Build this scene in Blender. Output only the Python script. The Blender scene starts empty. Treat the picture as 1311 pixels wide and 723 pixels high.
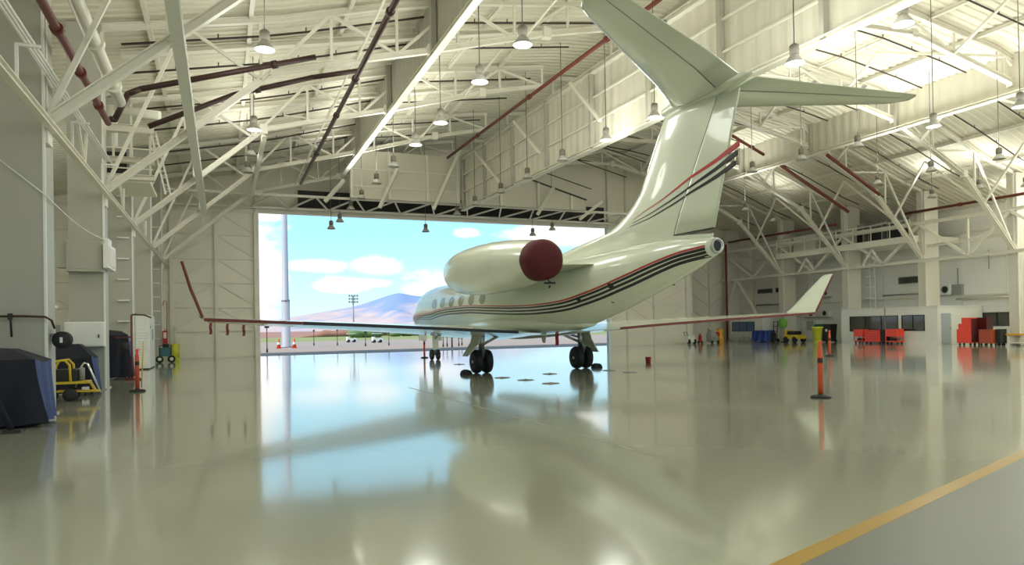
import bpy, math, random
from math import sin, cos, tan, radians, pi, sqrt, atan2
from mathutils import Vector, Matrix
random.seed(7)
scene = bpy.context.scene
col = scene.collection

# ------------------------------------------------------------------ camera
W_PX, H_PX, FOC = 1311.0, 723.0, 887.0
YAW, ROLL, PITCH, EYE = radians(22.7), 0.018, radians(0.5), 1.64
CXP, CYP = 655.5, 418.7 - 887.0 * tan(radians(0.5))
FWD = Vector((sin(YAW) * cos(PITCH), cos(YAW) * cos(PITCH), sin(PITCH)))
_r0 = Vector((cos(YAW), -sin(YAW), 0.0))
_u0 = _r0.cross(FWD)
RGT = _r0 * cos(ROLL) - _u0 * sin(ROLL)
UPV = _u0 * cos(ROLL) + _r0 * sin(ROLL)
CAM = Vector((0, 0, EYE))
cd = bpy.data.cameras.new('camera')
cd.sensor_width = 36.0
cd.lens = FOC / W_PX * 36.0
cd.shift_y = (CYP - H_PX / 2) / W_PX
cd.clip_start, cd.clip_end = 0.05, 20000
camo = bpy.data.objects.new('camera', cd)
col.objects.link(camo)
camo.matrix_world = Matrix(((RGT.x, UPV.x, -FWD.x, 0), (RGT.y, UPV.y, -FWD.y, 0), (RGT.z, UPV.z, -FWD.z, EYE), (0, 0, 0, 1)))
scene.camera = camo


def ray(x, y):
    return FWD + RGT * ((x - CXP) / FOC) - UPV * ((y - CYP) / FOC)


def hit(x, y, axis, val):
    """point of the pixel's ray on the plane axis = val"""
    d = ray(x, y)
    return CAM + d * ((val - CAM[axis]) / d[axis])


def gnd(x, y, h=0.0):
    return hit(x, y, 2, h)


def direction(x, y):
    d = ray(x, y).normalized()
    return atan2(d.x, d.y), math.asin(d.z)


# ------------------------------------------------------------------ view, sky, sun
scene.view_settings.view_transform = 'Standard'
scene.view_settings.look = 'None'
scene.view_settings.gamma = 1.0
scene.view_settings.use_curve_mapping = False
scene.view_settings.exposure = 0.6
scene.cycles.max_bounces = 8
scene.cycles.diffuse_bounces = 5
scene.cycles.glossy_bounces = 4
scene.cycles.sample_clamp_indirect = 6.0

FILL_UP, LAMP_FILL_DOWN = 600.0, 160.0
world = bpy.data.worlds.new('sky')
scene.world = world
world.use_nodes = True
wt = world.node_tree
wt.nodes.clear()


def wn(kind, **kw):
    n = wt.nodes.new(kind)
    for k, v in kw.items():
        setattr(n, k, v)
    return n


def wm(op, a, b=None, c=None):
    n = wn('ShaderNodeMath', operation=op)
    for i, v in enumerate((a, b, c)):
        if v is None:
            continue
        if isinstance(v, (int, float)):
            n.inputs[i].default_value = v
        else:
            wt.links.new(v, n.inputs[i])
    return n.outputs[0]


_tc = wn('ShaderNodeTexCoord')
_nrm = wn('ShaderNodeVectorMath', operation='NORMALIZE')
wt.links.new(_tc.outputs['Generated'], _nrm.inputs[0])
_sep = wn('ShaderNodeSeparateXYZ')
wt.links.new(_nrm.outputs[0], _sep.inputs[0])
_az = wm('ARCTAN2', _sep.outputs[0], _sep.outputs[1])
_el = wm('ARCSINE', _sep.outputs[2])
_ramp = wn('ShaderNodeValToRGB')
wt.links.new(_el, _ramp.inputs[0])
el = _ramp.color_ramp.elements
el[0].position, el[0].color = 0.0, (0.72, 0.90, 1.0, 1)
el[1].position, el[1].color = 1.0, (0.16, 0.42, 0.80, 1)
for p, c in ((0.05, (0.58, 0.89, 1.0, 1)), (0.13, (0.40, 0.80, 1.0, 1)), (0.35, (0.26, 0.60, 0.95, 1))):
    e = el.new(p)
    e.color = c
_sc = wn('ShaderNodeVectorMath', operation='MULTIPLY')
_sc.inputs[1].default_value = (1, 1, 2.2)
wt.links.new(_nrm.outputs[0], _sc.inputs[0])
_nz = wn('ShaderNodeTexNoise')
_nz.inputs['Scale'].default_value = 16
_nz.inputs['Detail'].default_value = 7
_nz.inputs['Roughness'].default_value = 0.6
wt.links.new(_sc.outputs[0], _nz.inputs['Vector'])
_nz2 = wn('ShaderNodeTexNoise')
_nz2.inputs['Scale'].default_value = 3.2
_nz2.inputs['Detail'].default_value = 6
wt.links.new(_sc.outputs[0], _nz2.inputs['Vector'])
_mask = None
for (px, py, wx, wy) in ((405, 340, 40, 10), (480, 341, 34, 15), (440, 363, 44, 11), (478, 362, 30, 7), (556, 371, 52, 22),
                         (601, 298, 20, 8), (740, 300, 110, 18), (340, 276, 26, 7), (330, 345, 36, 60), (860, 260, 90, 40)):
    a, e_ = direction(px, py)
    dx = wm('DIVIDE', wm('SUBTRACT', _az, a), wx / FOC)
    dy = wm('DIVIDE', wm('SUBTRACT', _el, e_), wy / FOC)
    d = wm('SQRT', wm('ADD', wm('MULTIPLY', dx, dx), wm('MULTIPLY', dy, dy)))
    d = wm('ADD', d, wm('MULTIPLY', wm('SUBTRACT', _nz.outputs[0], 0.5), 1.9))
    m = wn('ShaderNodeMapRange', interpolation_type='SMOOTHSTEP')
    m.inputs['From Min'].default_value = 1.15
    m.inputs['From Max'].default_value = 0.55
    wt.links.new(d, m.inputs['Value'])
    _mask = m.outputs[0] if _mask is None else wm('MAXIMUM', _mask, m.outputs[0])
_gen = wn('ShaderNodeMapRange', interpolation_type='SMOOTHSTEP')
_gen.inputs['From Min'].default_value = 0.55
_gen.inputs['From Max'].default_value = 0.68
wt.links.new(_nz2.outputs[0], _gen.inputs['Value'])
_hi = wn('ShaderNodeMapRange')
_hi.inputs['From Min'].default_value = 0.18
_hi.inputs['From Max'].default_value = 0.32
wt.links.new(_el, _hi.inputs['Value'])
_mask = wm('MAXIMUM', _mask, wm('MULTIPLY', _gen.outputs[0], _hi.outputs[0]))
_mix = wn('ShaderNodeMix', data_type='RGBA')
wt.links.new(_mask, _mix.inputs['Factor'])
wt.links.new(_ramp.outputs[0], _mix.inputs['A'])
_mix.inputs['B'].default_value = (1.0, 0.985, 0.97, 1)
_bg = wn('ShaderNodeBackground')
_bg.inputs['Strength'].default_value = 0.85
wt.links.new(_mix.outputs['Result'], _bg.inputs['Color'])
_wo = wn('ShaderNodeOutputWorld')
wt.links.new(_bg.outputs[0], _wo.inputs['Surface'])

sd = bpy.data.lights.new('sun', 'SUN')
sd.energy = 3.4
sd.angle = radians(0.6)
sd.color = (1.0, 0.96, 0.90)
suno = bpy.data.objects.new('sun', sd)
col.objects.link(suno)
suno.rotation_euler = (radians(9), radians(-40), 0)


# ------------------------------------------------------------------ materials
def mat(name, rgb, rough=0.5, metal=0.0, var=0.06, scale=3.0, bump=0.0, bscale=40.0, coat=0.0, spec=0.5, detail=4):
    m = bpy.data.materials.new(name)
    m.use_nodes = True
    nt = m.node_tree
    b = nt.nodes['Principled BSDF']
    b.inputs['Roughness'].default_value = rough
    b.inputs['Metallic'].default_value = metal
    b.inputs['Coat Weight'].default_value = coat
    b.inputs['Coat Roughness'].default_value = 0.05
    b.inputs['Specular IOR Level'].default_value = spec
    tc = nt.nodes.new('ShaderNodeTexCoord')
    nz = nt.nodes.new('ShaderNodeTexNoise')
    nz.inputs['Scale'].default_value = scale
    nz.inputs['Detail'].default_value = detail
    nt.links.new(tc.outputs['Object'], nz.inputs['Vector'])
    mx = nt.nodes.new('ShaderNodeMix')
    mx.data_type = 'RGBA'
    mx.inputs['A'].default_value = tuple(min(1, c * (1 - var)) for c in rgb) + (1,)
    mx.inputs['B'].default_value = tuple(min(1, c * (1 + var)) for c in rgb) + (1,)
    nt.links.new(nz.outputs['Fac'], mx.inputs['Factor'])
    nt.links.new(mx.outputs['Result'], b.inputs['Base Color'])
    if bump > 0:
        n2 = nt.nodes.new('ShaderNodeTexNoise')
        n2.inputs['Scale'].default_value = bscale
        nt.links.new(tc.outputs['Object'], n2.inputs['Vector'])
        bp = nt.nodes.new('ShaderNodeBump')
        bp.inputs['Strength'].default_value = bump
        bp.inputs['Distance'].default_value = 0.02
        nt.links.new(n2.outputs['Fac'], bp.inputs['Height'])
        nt.links.new(bp.outputs['Normal'], b.inputs['Normal'])
    return m


def emat(name, rgb, strength):
    m = bpy.data.materials.new(name)
    m.use_nodes = True
    b = m.node_tree.nodes['Principled BSDF']
    b.inputs['Base Color'].default_value = tuple(rgb) + (1,)
    b.inputs['Emission Color'].default_value = tuple(rgb) + (1,)
    b.inputs['Emission Strength'].default_value = strength
    return m


M = {}
M['steel'] = mat('cream_painted_steel', (0.80, 0.77, 0.67), 0.42, var=0.05, scale=0.8)
M['sheet'] = mat('cream_roof_sheet', (0.71, 0.675, 0.56), 0.55, var=0.04, scale=0.5)
M['panel'] = mat('cream_wall_panel', (0.84, 0.80, 0.68), 0.5, var=0.05, scale=0.6)
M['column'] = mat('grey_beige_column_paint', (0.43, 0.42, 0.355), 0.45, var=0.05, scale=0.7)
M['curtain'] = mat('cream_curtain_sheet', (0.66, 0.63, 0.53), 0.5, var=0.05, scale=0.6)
M['curtain_shade'] = mat('shaded_curtain_sheet', (0.40, 0.39, 0.33), 0.5, var=0.05, scale=0.6)  # same cream sheet, with the shade on its face put into the colour
M['lamp_shade'] = mat('frosted_lamp_shade', (0.42, 0.41, 0.37), 0.3)
M['white_wall'] = mat('white_wall_paint', (0.90, 0.90, 0.86), 0.5, var=0.04, scale=0.7)
M['office'] = mat('office_paint', (0.88, 0.86, 0.78), 0.5, var=0.03)
M['apron'] = mat('apron_concrete', (0.33, 0.245, 0.19), 0.8, var=0.10, scale=0.15, bump=0.1, bscale=2)
M['grass'] = mat('dry_grass', (0.24, 0.25, 0.07), 0.9, var=0.25, scale=0.08)
M['earth'] = mat('red_earth', (0.33, 0.15, 0.10), 0.95, var=0.2, scale=0.02)
M['bush'] = mat('bush_leaves', (0.13, 0.20, 0.07), 0.8, var=0.4, scale=1.5)
M['jet'] = mat('white_aircraft_paint', (0.69, 0.73, 0.61), 0.22, var=0.015, scale=0.5, coat=0.6)
M['jet_grey'] = mat('grey_aircraft_primer', (0.35, 0.36, 0.33), 0.4)
M['black_paint'] = mat('black_stripe_paint', (0.012, 0.012, 0.016), 0.3)
M['red_paint'] = mat('red_stripe_paint', (0.50, 0.03, 0.03), 0.3)
M['polished'] = mat('polished_metal', (0.75, 0.76, 0.78), 0.12, metal=1.0, var=0.02)
M['metal'] = mat('grey_metal', (0.45, 0.45, 0.43), 0.35, metal=0.8)
M['glass'] = mat('dark_glass', (0.05, 0.055, 0.06), 0.05, var=0.05, spec=0.8)
M['cabin_glass'] = mat('cabin_window_glass', (0.30, 0.31, 0.26), 0.08, var=0.05, spec=0.8)
M['office_glass'] = mat('office_window_glass', (0.045, 0.05, 0.04), 0.05, spec=0.8)
M['blue_glass'] = mat('blue_window_glass', (0.10, 0.16, 0.32), 0.05, spec=0.9)
M['rubber'] = mat('black_rubber', (0.014, 0.014, 0.015), 0.6)
M['cover_red'] = mat('dark_red_fabric', (0.085, 0.006, 0.010), 0.8, var=0.2, scale=6, bump=0.3, bscale=12)
M['streamer'] = mat('red_streamer_fabric', (0.40, 0.02, 0.02), 0.7)
M['maroon'] = mat('maroon_edge_guard', (0.16, 0.03, 0.03), 0.6)
M['edge_black'] = mat('black_edge_guard', (0.02, 0.02, 0.03), 0.5)
M['navy'] = mat('navy_cover_fabric', (0.006, 0.007, 0.019), 0.75, var=0.3, scale=4, bump=0.4, bscale=8)
M['navy_lit'] = mat('navy_cover_lit', (0.055, 0.085, 0.23), 0.75, var=0.2, scale=4, bump=0.3, bscale=10)  # door-lit side of the navy covers, the light put into the colour
M['orange'] = mat('orange_plastic', (0.72, 0.09, 0.03), 0.45)
M['tool_red'] = mat('bright_red_enamel', (0.95, 0.07, 0.03), 0.35)
M['tool_dark'] = mat('dark_red_enamel', (0.10, 0.012, 0.012), 0.35)
M['tool_brown'] = mat('brownish_red_enamel', (0.42, 0.07, 0.025), 0.4)
M['yellow'] = mat('yellow_paint', (0.70, 0.50, 0.03), 0.4)
M['lime'] = mat('lime_yellow_plastic', (0.72, 0.74, 0.06), 0.4)
M['line'] = mat('yellow_floor_paint', (0.46, 0.26, 0.012), 0.3, var=0.1, scale=2)
M['green'] = mat('green_plastic', (0.02, 0.12, 0.08), 0.5)
M['leaf_green'] = mat('bright_green_plastic', (0.20, 0.48, 0.08), 0.5)
M['teal'] = mat('teal_enamel', (0.04, 0.14, 0.16), 0.4)
M['amber'] = mat('amber_plastic', (0.75, 0.36, 0.02), 0.4)
M['blue_tarp'] = mat('bright_blue_tarp', (0.03, 0.07, 0.34), 0.6, var=0.3, scale=5)
M['grey_door'] = mat('grey_door_paint', (0.42, 0.48, 0.50), 0.5)
M['grey'] = mat('mid_grey_paint', (0.30, 0.30, 0.28), 0.5)
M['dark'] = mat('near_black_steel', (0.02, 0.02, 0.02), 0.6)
M['pipe_brown'] = mat('brown_pipe_paint', (0.045, 0.016, 0.012), 0.5)
M['pipe_red'] = mat('red_pipe_paint', (0.17, 0.035, 0.025), 0.5)
M['sprink'] = mat('dark_sprinkler_pipe', (0.045, 0.03, 0.024), 0.5)
M['white'] = mat('white_enamel', (0.82, 0.82, 0.78), 0.35)
M['duct'] = mat('white_duct', (0.80, 0.78, 0.68), 0.35)
M['pink'] = mat('pale_pink_panel', (0.74, 0.62, 0.57), 0.4)
M['lamp_grey'] = mat('lamp_housing_grey', (0.16, 0.15, 0.12), 0.45)
M['mast'] = mat('white_mast_paint', (0.36, 0.36, 0.39), 0.5)
M['lamp_on'] = emat('lamp_glow', (1.0, 0.95, 0.85), 0.5)
M['lamp_lit'] = emat('lit_lamp_glow', (1.0, 0.95, 0.9), 6.0)

# ------------------------------------------------------------------ mesh building


class MB:
    def __init__(s):
        s.v, s.f, s.sm = [], [], []

    def add(s, vs, fs, smooth=False):
        o = len(s.v)
        s.v.extend(Vector(v) for v in vs)
        s.f.extend(tuple(o + i for i in f) for f in fs)
        s.sm.extend([smooth] * len(fs))
        return s

    def box(s, a, b):
        (x0, y0, z0), (x1, y1, z1) = a, b
        x0, x1 = min(x0, x1), max(x0, x1)
        y0, y1 = min(y0, y1), max(y0, y1)
        z0, z1 = min(z0, z1), max(z0, z1)
        return s.add([(x0, y0, z0), (x1, y0, z0), (x1, y1, z0), (x0, y1, z0), (x0, y0, z1), (x1, y0, z1), (x1, y1, z1), (x0, y1, z1)],
                     [(0, 3, 2, 1), (4, 5, 6, 7), (0, 1, 5, 4), (1, 2, 6, 5), (2, 3, 7, 6), (3, 0, 4, 7)])

    def cbox(s, c, d):
        return s.box((c[0] - d[0] / 2, c[1] - d[1] / 2, c[2] - d[2] / 2), (c[0] + d[0] / 2, c[1] + d[1] / 2, c[2] + d[2] / 2))

    def bbox(s, a, b, bev=0.02):
        """box with bevelled vertical and top edges"""
        (x0, y0, z0), (x1, y1, z1) = a, b
        rings = []
        for z, i in ((z0, 0), (z1 - bev, 0), (z1, bev)):
            r = []
            c = bev
            for (cx, cy, sx, sy) in ((x0, y0, 1, 1), (x1, y0, -1, 1), (x1, y1, -1, -1), (x0, y1, 1, -1)):
                p1 = (cx + sx * i, cy + sy * (c + i), z)
                p2 = (cx + sx * (c + i), cy + sy * i, z)
                r += [p1, p2] if (sx * sy > 0) else [p2, p1]
            rings.append(r)
        return s.loft(rings, True, True, False)

    def frame(s, p, q, up=(0, 0, 1)):
        p, q = Vector(p), Vector(q)
        d = (q - p).normalized()
        u = Vector(up)
        if abs(d.dot(u)) > 0.98:
            u = Vector((1, 0, 0))
        r = d.cross(u).normalized()
        return p, q, r, r.cross(d).normalized()

    def beam(s, p, q, w, h, up=(0, 0, 1)):
        p, q, r, u = s.frame(p, q, up)
        vs = [c + r * (a * w / 2) + u * (b * h / 2) for c in (p, q) for a, b in ((-1, -1), (1, -1), (1, 1), (-1, 1))]
        return s.add(vs, [(0, 1, 2, 3), (7, 6, 5, 4), (0, 4, 5, 1), (1, 5, 6, 2), (2, 6, 7, 3), (3, 7, 4, 0)])

    def ibeam(s, p, q, w, h, t=0.02, up=(0, 0, 1)):
        p, q, r, u = s.frame(p, q, up)
        for z in (-1, 1):
            o = u * (z * (h / 2 - t / 2))
            s.beam(p + o, q + o, w, t, u)
        s.beam(p, q, t, h - 2 * t, u)
        return s

    def tube(s, p, q, r, n=10, r2=None, caps=True):
        p, q, a, b = s.frame(p, q)
        r2 = r if r2 is None else r2
        r1_, r2_ = [], []
        for i in range(n):
            t = 2 * pi * i / n
            d = a * cos(t) + b * sin(t)
            r1_.append(p + d * r)
            r2_.append(q + d * r2)
        return s.loft([r1_, r2_], caps, caps, True)

    def path(s, pts, r, n=8):
        for a, b in zip(pts[:-1], pts[1:]):
            s.tube(a, b, r, n)
        for c in pts[1:-1]:
            s.ball(c, r * 1.02, 6, n)
        return s

    def sweep(s, pts, r, n=8):
        """smooth tube through points"""
        pts = [Vector(p) for p in pts]
        rings = []
        ref = None
        for i, p in enumerate(pts):
            d = (pts[min(i + 1, len(pts) - 1)] - pts[max(i - 1, 0)]).normalized()
            u = ref if ref is not None else (Vector((0, 0, 1)) if abs(d.z) < 0.9 else Vector((1, 0, 0)))
            a = d.cross(u).normalized()
            b = a.cross(d).normalized()
            ref = b
            rings.append([p + a * (r * cos(2 * pi * k / n)) + b * (r * sin(2 * pi * k / n)) for k in range(n)])
        return s.loft(rings, True, True, True)

    def ball(s, c, r, m=6, n=10):
        c = Vector(c)
        rs = r if isinstance(r, (tuple, list)) else (r, r, r)
        rings = []
        for i in range(1, m):
            t = pi * i / m
            rings.append([c + Vector((rs[0] * sin(t) * cos(2 * pi * k / n), rs[1] * sin(t) * sin(2 * pi * k / n), -rs[2] * cos(t))) for k in range(n)])
        return s.loft(rings, True, True, True)

    def loft(s, rings, cap0=True, cap1=True, smooth=True, closed=True):
        o = len(s.v)
        n = len(rings[0])
        for r in rings:
            s.v.extend(Vector(v) for v in r)
        for i in range(len(rings) - 1):
            for k in range(n if closed else n - 1):
                k2 = (k + 1) % n
                s.f.append((o + i * n + k, o + i * n + k2, o + (i + 1) * n + k2, o + (i + 1) * n + k))
                s.sm.append(smooth)
        if cap0:
            s.f.append(tuple(o + k for k in reversed(range(n))))
            s.sm.append(False)
        if cap1:
            s.f.append(tuple(o + (len(rings) - 1) * n + k for k in range(n)))
            s.sm.append(False)
        return s

    def lathe(s, prof, c=(0, 0, 0), n=20, axis='z', cap0=True, cap1=True):
        """prof: (radius, height) pairs along the axis"""
        c = Vector(c)
        rings = []
        for r, h in prof:
            ring = []
            for k in range(n):
                a = 2 * pi * k / n
                p = (r * cos(a), r * sin(a), h)
                if axis == 'y':
                    p = (r * sin(a), h, r * cos(a))
                elif axis == 'x':
                    p = (h, r * cos(a), r * sin(a))
                ring.append(c + Vector(p))
            rings.append(ring)
        return s.loft(rings, cap0, cap1, True)

    def prism(s, outline, d0, d1, axis='y'):
        """outline of 2-D points extruded along an axis"""
        def P(a, b, d):
            return {'x': (d, a, b), 'y': (a, d, b), 'z': (a, b, d)}[axis]
        return s.loft([[P(a, b, d0) for a, b in outline], [P(a, b, d1) for a, b in outline]], True, True, False)

    def build(s, name, material, parent=None, loc=None):
        me = bpy.data.meshes.new(name)
        me.from_pydata([tuple(v) for v in s.v], [], s.f)
        me.polygons.foreach_set('use_smooth', s.sm)
        me.materials.append(M[material] if isinstance(material, str) else material)
        import bmesh
        bm = bmesh.new()
        bm.from_mesh(me)
        bmesh.ops.recalc_face_normals(bm, faces=bm.faces)
        bm.to_mesh(me)
        bm.free()
        o = bpy.data.objects.new(name, me)
        col.objects.link(o)
        if parent is not None:
            o.parent = parent
        if loc is not None:
            o.location = loc
        return o


def empty(name, loc=(0, 0, 0), rz=0.0, parent=None):
    o = bpy.data.objects.new(name, None)
    o.empty_display_size = 0.2
    col.objects.link(o)
    o.location = loc
    o.rotation_euler = (0, 0, rz)
    if parent is not None:
        o.parent = parent
    return o


def tag(o, label, cat, group=None):
    o['label'] = label
    o['category'] = cat
    if group:
        o['group'] = group
    return o


def struct(o):
    o['kind'] = 'structure'
    return o


def children_of(root):
    return [c for c in col.objects if c.parent == root]


def copy_tree(root, loc=None, rz=None):
    r = root.copy()
    col.objects.link(r)
    if loc is not None:
        r.location = loc
    if rz is not None:
        r.rotation_euler = (0, 0, rz)
    for ch in list(root.children):
        c = ch.copy()
        col.objects.link(c)
        c.parent = r
        for g in list(ch.children):
            d = g.copy()
            col.objects.link(d)
            d.parent = c
    return r


def interp(tab, x):
    if x <= tab[0][0]:
        return tab[0][1]
    for (a, b), (c, d) in zip(tab[:-1], tab[1:]):
        if x <= c:
            return b + (d - b) * (x - a) / (c - a)
    return tab[-1][1]

# ================================================================== the building
ROOF = [(-14, 9.1), (-3.1, 11.15), (2, 12.2), (7, 13.6), (15, 14.8), (21, 15.2), (27, 15.05), (33, 14.2), (38, 12.6), (41.5, 11.3), (48.4, 9.3)]


def roof(x):
    return interp(ROOF, x)


Y_BACK, Y_DOOR, X_LEFT, X_RIGHT = -16.0, 48.9, -14.0, 48.2
DOOR_L, DOOR_R, DOOR_H = 2.3, 28.9, 9.55
LCOLS = [16.3, 23.8, 31.0, 39.0, 45.6]
RCOLS = [26.5, 32.4, 38.7, 45.3, 52.2]

# ---- floor
fm = bpy.data.materials.new('glossy_epoxy_floor')
fm.use_nodes = True
nt = fm.node_tree
b = nt.nodes['Principled BSDF']
tc = nt.nodes.new('ShaderNodeTexCoord')
nz = nt.nodes.new('ShaderNodeTexNoise')
nz.inputs['Scale'].default_value = 0.25
nz.inputs['Detail'].default_value = 6
nt.links.new(tc.outputs['Object'], nz.inputs['Vector'])
mx = nt.nodes.new('ShaderNodeMix')
mx.data_type = 'RGBA'
mx.inputs['A'].default_value = (0.42, 0.43, 0.335, 1)
mx.inputs['B'].default_value = (0.49, 0.50, 0.395, 1)
nt.links.new(nz.outputs['Fac'], mx.inputs['Factor'])
nt.links.new(mx.outputs['Result'], b.inputs['Base Color'])
b.inputs['Roughness'].default_value = 0.13
b.inputs['Coat Weight'].default_value = 0.7
b.inputs['Coat Roughness'].default_value = 0.07
n2 = nt.nodes.new('ShaderNodeTexNoise')
n2.inputs['Scale'].default_value = 1.3
n2.inputs['Detail'].default_value = 3
nt.links.new(tc.outputs['Object'], n2.inputs['Vector'])
n3 = nt.nodes.new('ShaderNodeTexNoise')
n3.inputs['Scale'].default_value = 60
nt.links.new(tc.outputs['Object'], n3.inputs['Vector'])
ad = nt.nodes.new('ShaderNodeMath')
ad.operation = 'MULTIPLY_ADD'
ad.inputs[1].default_value = 0.025
nt.links.new(n3.outputs['Fac'], ad.inputs[0])
nt.links.new(n2.outputs['Fac'], ad.inputs[2])
bp = nt.nodes.new('ShaderNodeBump')
bp.inputs['Strength'].default_value = 0.10
bp.inputs['Distance'].default_value = 0.012
nt.links.new(ad.outputs[0], bp.inputs['Height'])
nt.links.new(bp.outputs['Normal'], b.inputs['Normal'])
nt.links.new(bp.outputs['Normal'], b.inputs['Coat Normal'])
M['floor'] = fm
M['walk'] = mat('grey_walkway_paint', (0.15, 0.155, 0.13), 0.4, var=0.08, scale=0.8)

mb = MB()
mb.box((X_LEFT - 0.3, Y_BACK - 0.3, -0.3), (X_RIGHT + 0.3, Y_DOOR + 0.1, 0))
mb.box((36.8, Y_DOOR, -0.3), (X_RIGHT + 0.3, 53.6, 0))
floor = struct(mb.build('floor', 'floor'))
# yellow safety line and the grey walkway beyond it
a0, a1 = gnd(984, 723), gnd(1311, 575)
b0, b1 = gnd(1025, 723), gnd(1311, 585.5)
dv = (a1 - a0).normalized()
nv = Vector((dv.y, -dv.x, 0))
wd = abs((b0 - a0).dot(nv)) * 0.5 + abs((b1 - a0).dot(nv)) * 0.5
p0, p1 = a0 - dv * 9, a0 + dv * 34


def ribbon(pts_a, pts_b, z, name, m, parent):
    q = MB()
    n = len(pts_a)
    q.loft([[(p.x, p.y, 0.0) for p in (pts_a[i], pts_b[i])] + [(p.x, p.y, z) for p in (pts_b[i], pts_a[i])] for i in range(n)], True, True, False)
    return q.build(name, m, parent)


ribbon([p0, p1], [p0 + nv * wd, p1 + nv * wd], 0.003, 'safety_line', 'line', floor)
ribbon([p0 + nv * wd, p1 + nv * wd], [p0 + nv * 12, p1 + nv * 12], 0.002, 'walkway_paint', 'walk', floor)
j0, j1 = gnd(617, 524), gnd(783, 568)
jn = Vector((1, 0, 0))
ribbon([j0 + Vector((0, 6, 0)), j1 - Vector((0, 1.2, 0))], [j0 + jn * 0.04 + Vector((0, 6, 0)), j1 + jn * 0.04 - Vector((0, 1.2, 0))], 0.002, 'expansion_joint', 'grey', floor)
ribbon([Vector((-14, 44.2, 0)), Vector((36, 44.2, 0))], [Vector((-14, 44.25, 0)), Vector((36, 44.25, 0))], 0.002, 'expansion_joint', 'grey', floor)

# ---- ceiling of corrugated sheet
mb = MB()
xs = [x for x, _ in ROOF]
xs = sorted(set(xs + [-8, 5, 11.5, 18, 24, 30, 35.5, 45]))
rings = []
y = Y_BACK - 0.3
k = 0
while y < 53.8:
    for dy, dz in ((0, 0), (0.16, 0), (0.2, 0.06), (0.36, 0.06)):
        rings.append([(x, y + dy, roof(x) + dz) for x in xs])
    y += 0.4
mb.loft(rings, False, False, False, closed=False)
ceiling = struct(mb.build('ceiling', 'sheet'))

# ---- far walls behind the camera and at the sides
struct(MB().box((X_LEFT - 0.3, Y_BACK - 0.3, 9.6), (X_RIGHT + 0.3, Y_BACK, 15.4)).box((X_LEFT - 0.3, Y_BACK - 0.3, 0), (-9, Y_BACK, 9.6)).box((42, Y_BACK - 0.3, 0), (X_RIGHT + 0.3, Y_BACK, 9.6)).build('wall_back', 'panel'))
wl = MB().box((X_LEFT - 0.3, Y_BACK, 0), (X_LEFT, Y_DOOR, 9.0))
struct(wl.build('wall_left', 'panel'))


# ---- front wall around the big door opening
def clad(parent, x0, x1, y, posts, girts, top, side=-1, diag=True):
    """steel panels, posts and girts on the inner face of a wall lying along X"""
    hs = [0.0] + girts
    for i in range(len(posts) - 1):
        a, c = posts[i], posts[i + 1]
        for k in range(len(hs)):
            z0 = hs[k]
            z1 = hs[k + 1] if k + 1 < len(hs) else top(0.5 * (a + c)) - 0.05
            if z1 - z0 < 0.15:
                continue
            MB().box((a + 0.012, y - 0.03, z0 + 0.012), (c - 0.012, y, z1 - 0.012)).build('panel', 'panel', parent)
            if diag and k > 0 and z1 < 9.9:
                pa, pb = ((a + 0.1, y - 0.09, z0 + 0.05), (c - 0.1, y - 0.09, z1 - 0.05))
                if i % 2:
                    pa, pb = ((a + 0.1, y - 0.09, z1 - 0.05), (c - 0.1, y - 0.09, z0 + 0.05))
                MB().beam(pa, pb, 0.07, 0.07).build('brace', 'steel', parent)
    for g in girts:
        MB().box((x0, y - 0.16, g - 0.05), (x1, y - 0.03, g + 0.05)).build('girt', 'steel', parent)
    for p in posts:
        MB().box((p - 0.09, y - 0.26, 0), (p + 0.09, y - 0.03, top(p) - 0.03)).build('post', 'steel', parent)


mb = MB()
mb.prism([(X_LEFT - 0.3, 0), (DOOR_L, 0), (DOOR_L, DOOR_H), (DOOR_R, DOOR_H), (DOOR_R, 0), (37.0, 0), (37.0, roof(37) + 0.2), (33, roof(33) + 0.1), (27, roof(27) + 0.1), (21, roof(21) + 0.1),
          (15, roof(15) + 0.1), (8, roof(8) + 0.1), (2, roof(2) + 0.1), (-3.1, roof(-3.1) + 0.1), (X_LEFT - 0.3, roof(-14))], Y_DOOR, Y_DOOR + 0.25)
wall_front = struct(mb.build('wall_front', 'panel'))
girts = [1.75, 3.28, 4.86, 6.43, 8.0, 9.55]
clad(wall_front, -13.9, DOOR_L, Y_DOOR, [-13.5, -10.85, -8.2, -5.55, -2.95, -0.32, DOOR_L - 0.1], girts, roof)
clad(wall_front, DOOR_R, 37.0, Y_DOOR, [DOOR_R + 0.1, 30.7, 33.3, 36.6], girts, roof)
for x0, x1 in [(DOOR_L + 4.42 * i, DOOR_L + 4.42 * (i + 1)) for i in range(6)]:
    MB().box((x0 + 0.015, Y_DOOR - 0.03, DOOR_H + 0.48), (x1 - 0.015, Y_DOOR, 11.6)).build('panel', 'panel', wall_front)
struct(MB().ibeam((DOOR_L - 0.2, Y_DOOR - 0.15, DOOR_H + 0.22), (DOOR_R + 0.4, Y_DOOR - 0.15, DOOR_H + 0.22), 0.3, 0.46, 0.03).build('trim_1', 'steel'))
struct(MB().box((DOOR_L + 2.5, 48.36, 9.95), (DOOR_R - 0.5, 48.44, 11.1)).build('header_shade', 'dark'))  # dark board standing in for the shade of the header void
struct(MB().box((DOOR_L - 0.3, Y_DOOR - 0.32, 0), (DOOR_L, Y_DOOR + 0.1, DOOR_H)).build('trim_3', 'steel'))
struct(MB().box((DOOR_R, Y_DOOR - 0.32, 0), (DOOR_R + 0.3, Y_DOOR + 0.1, DOOR_H)).build('trim_4', 'steel'))
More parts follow.
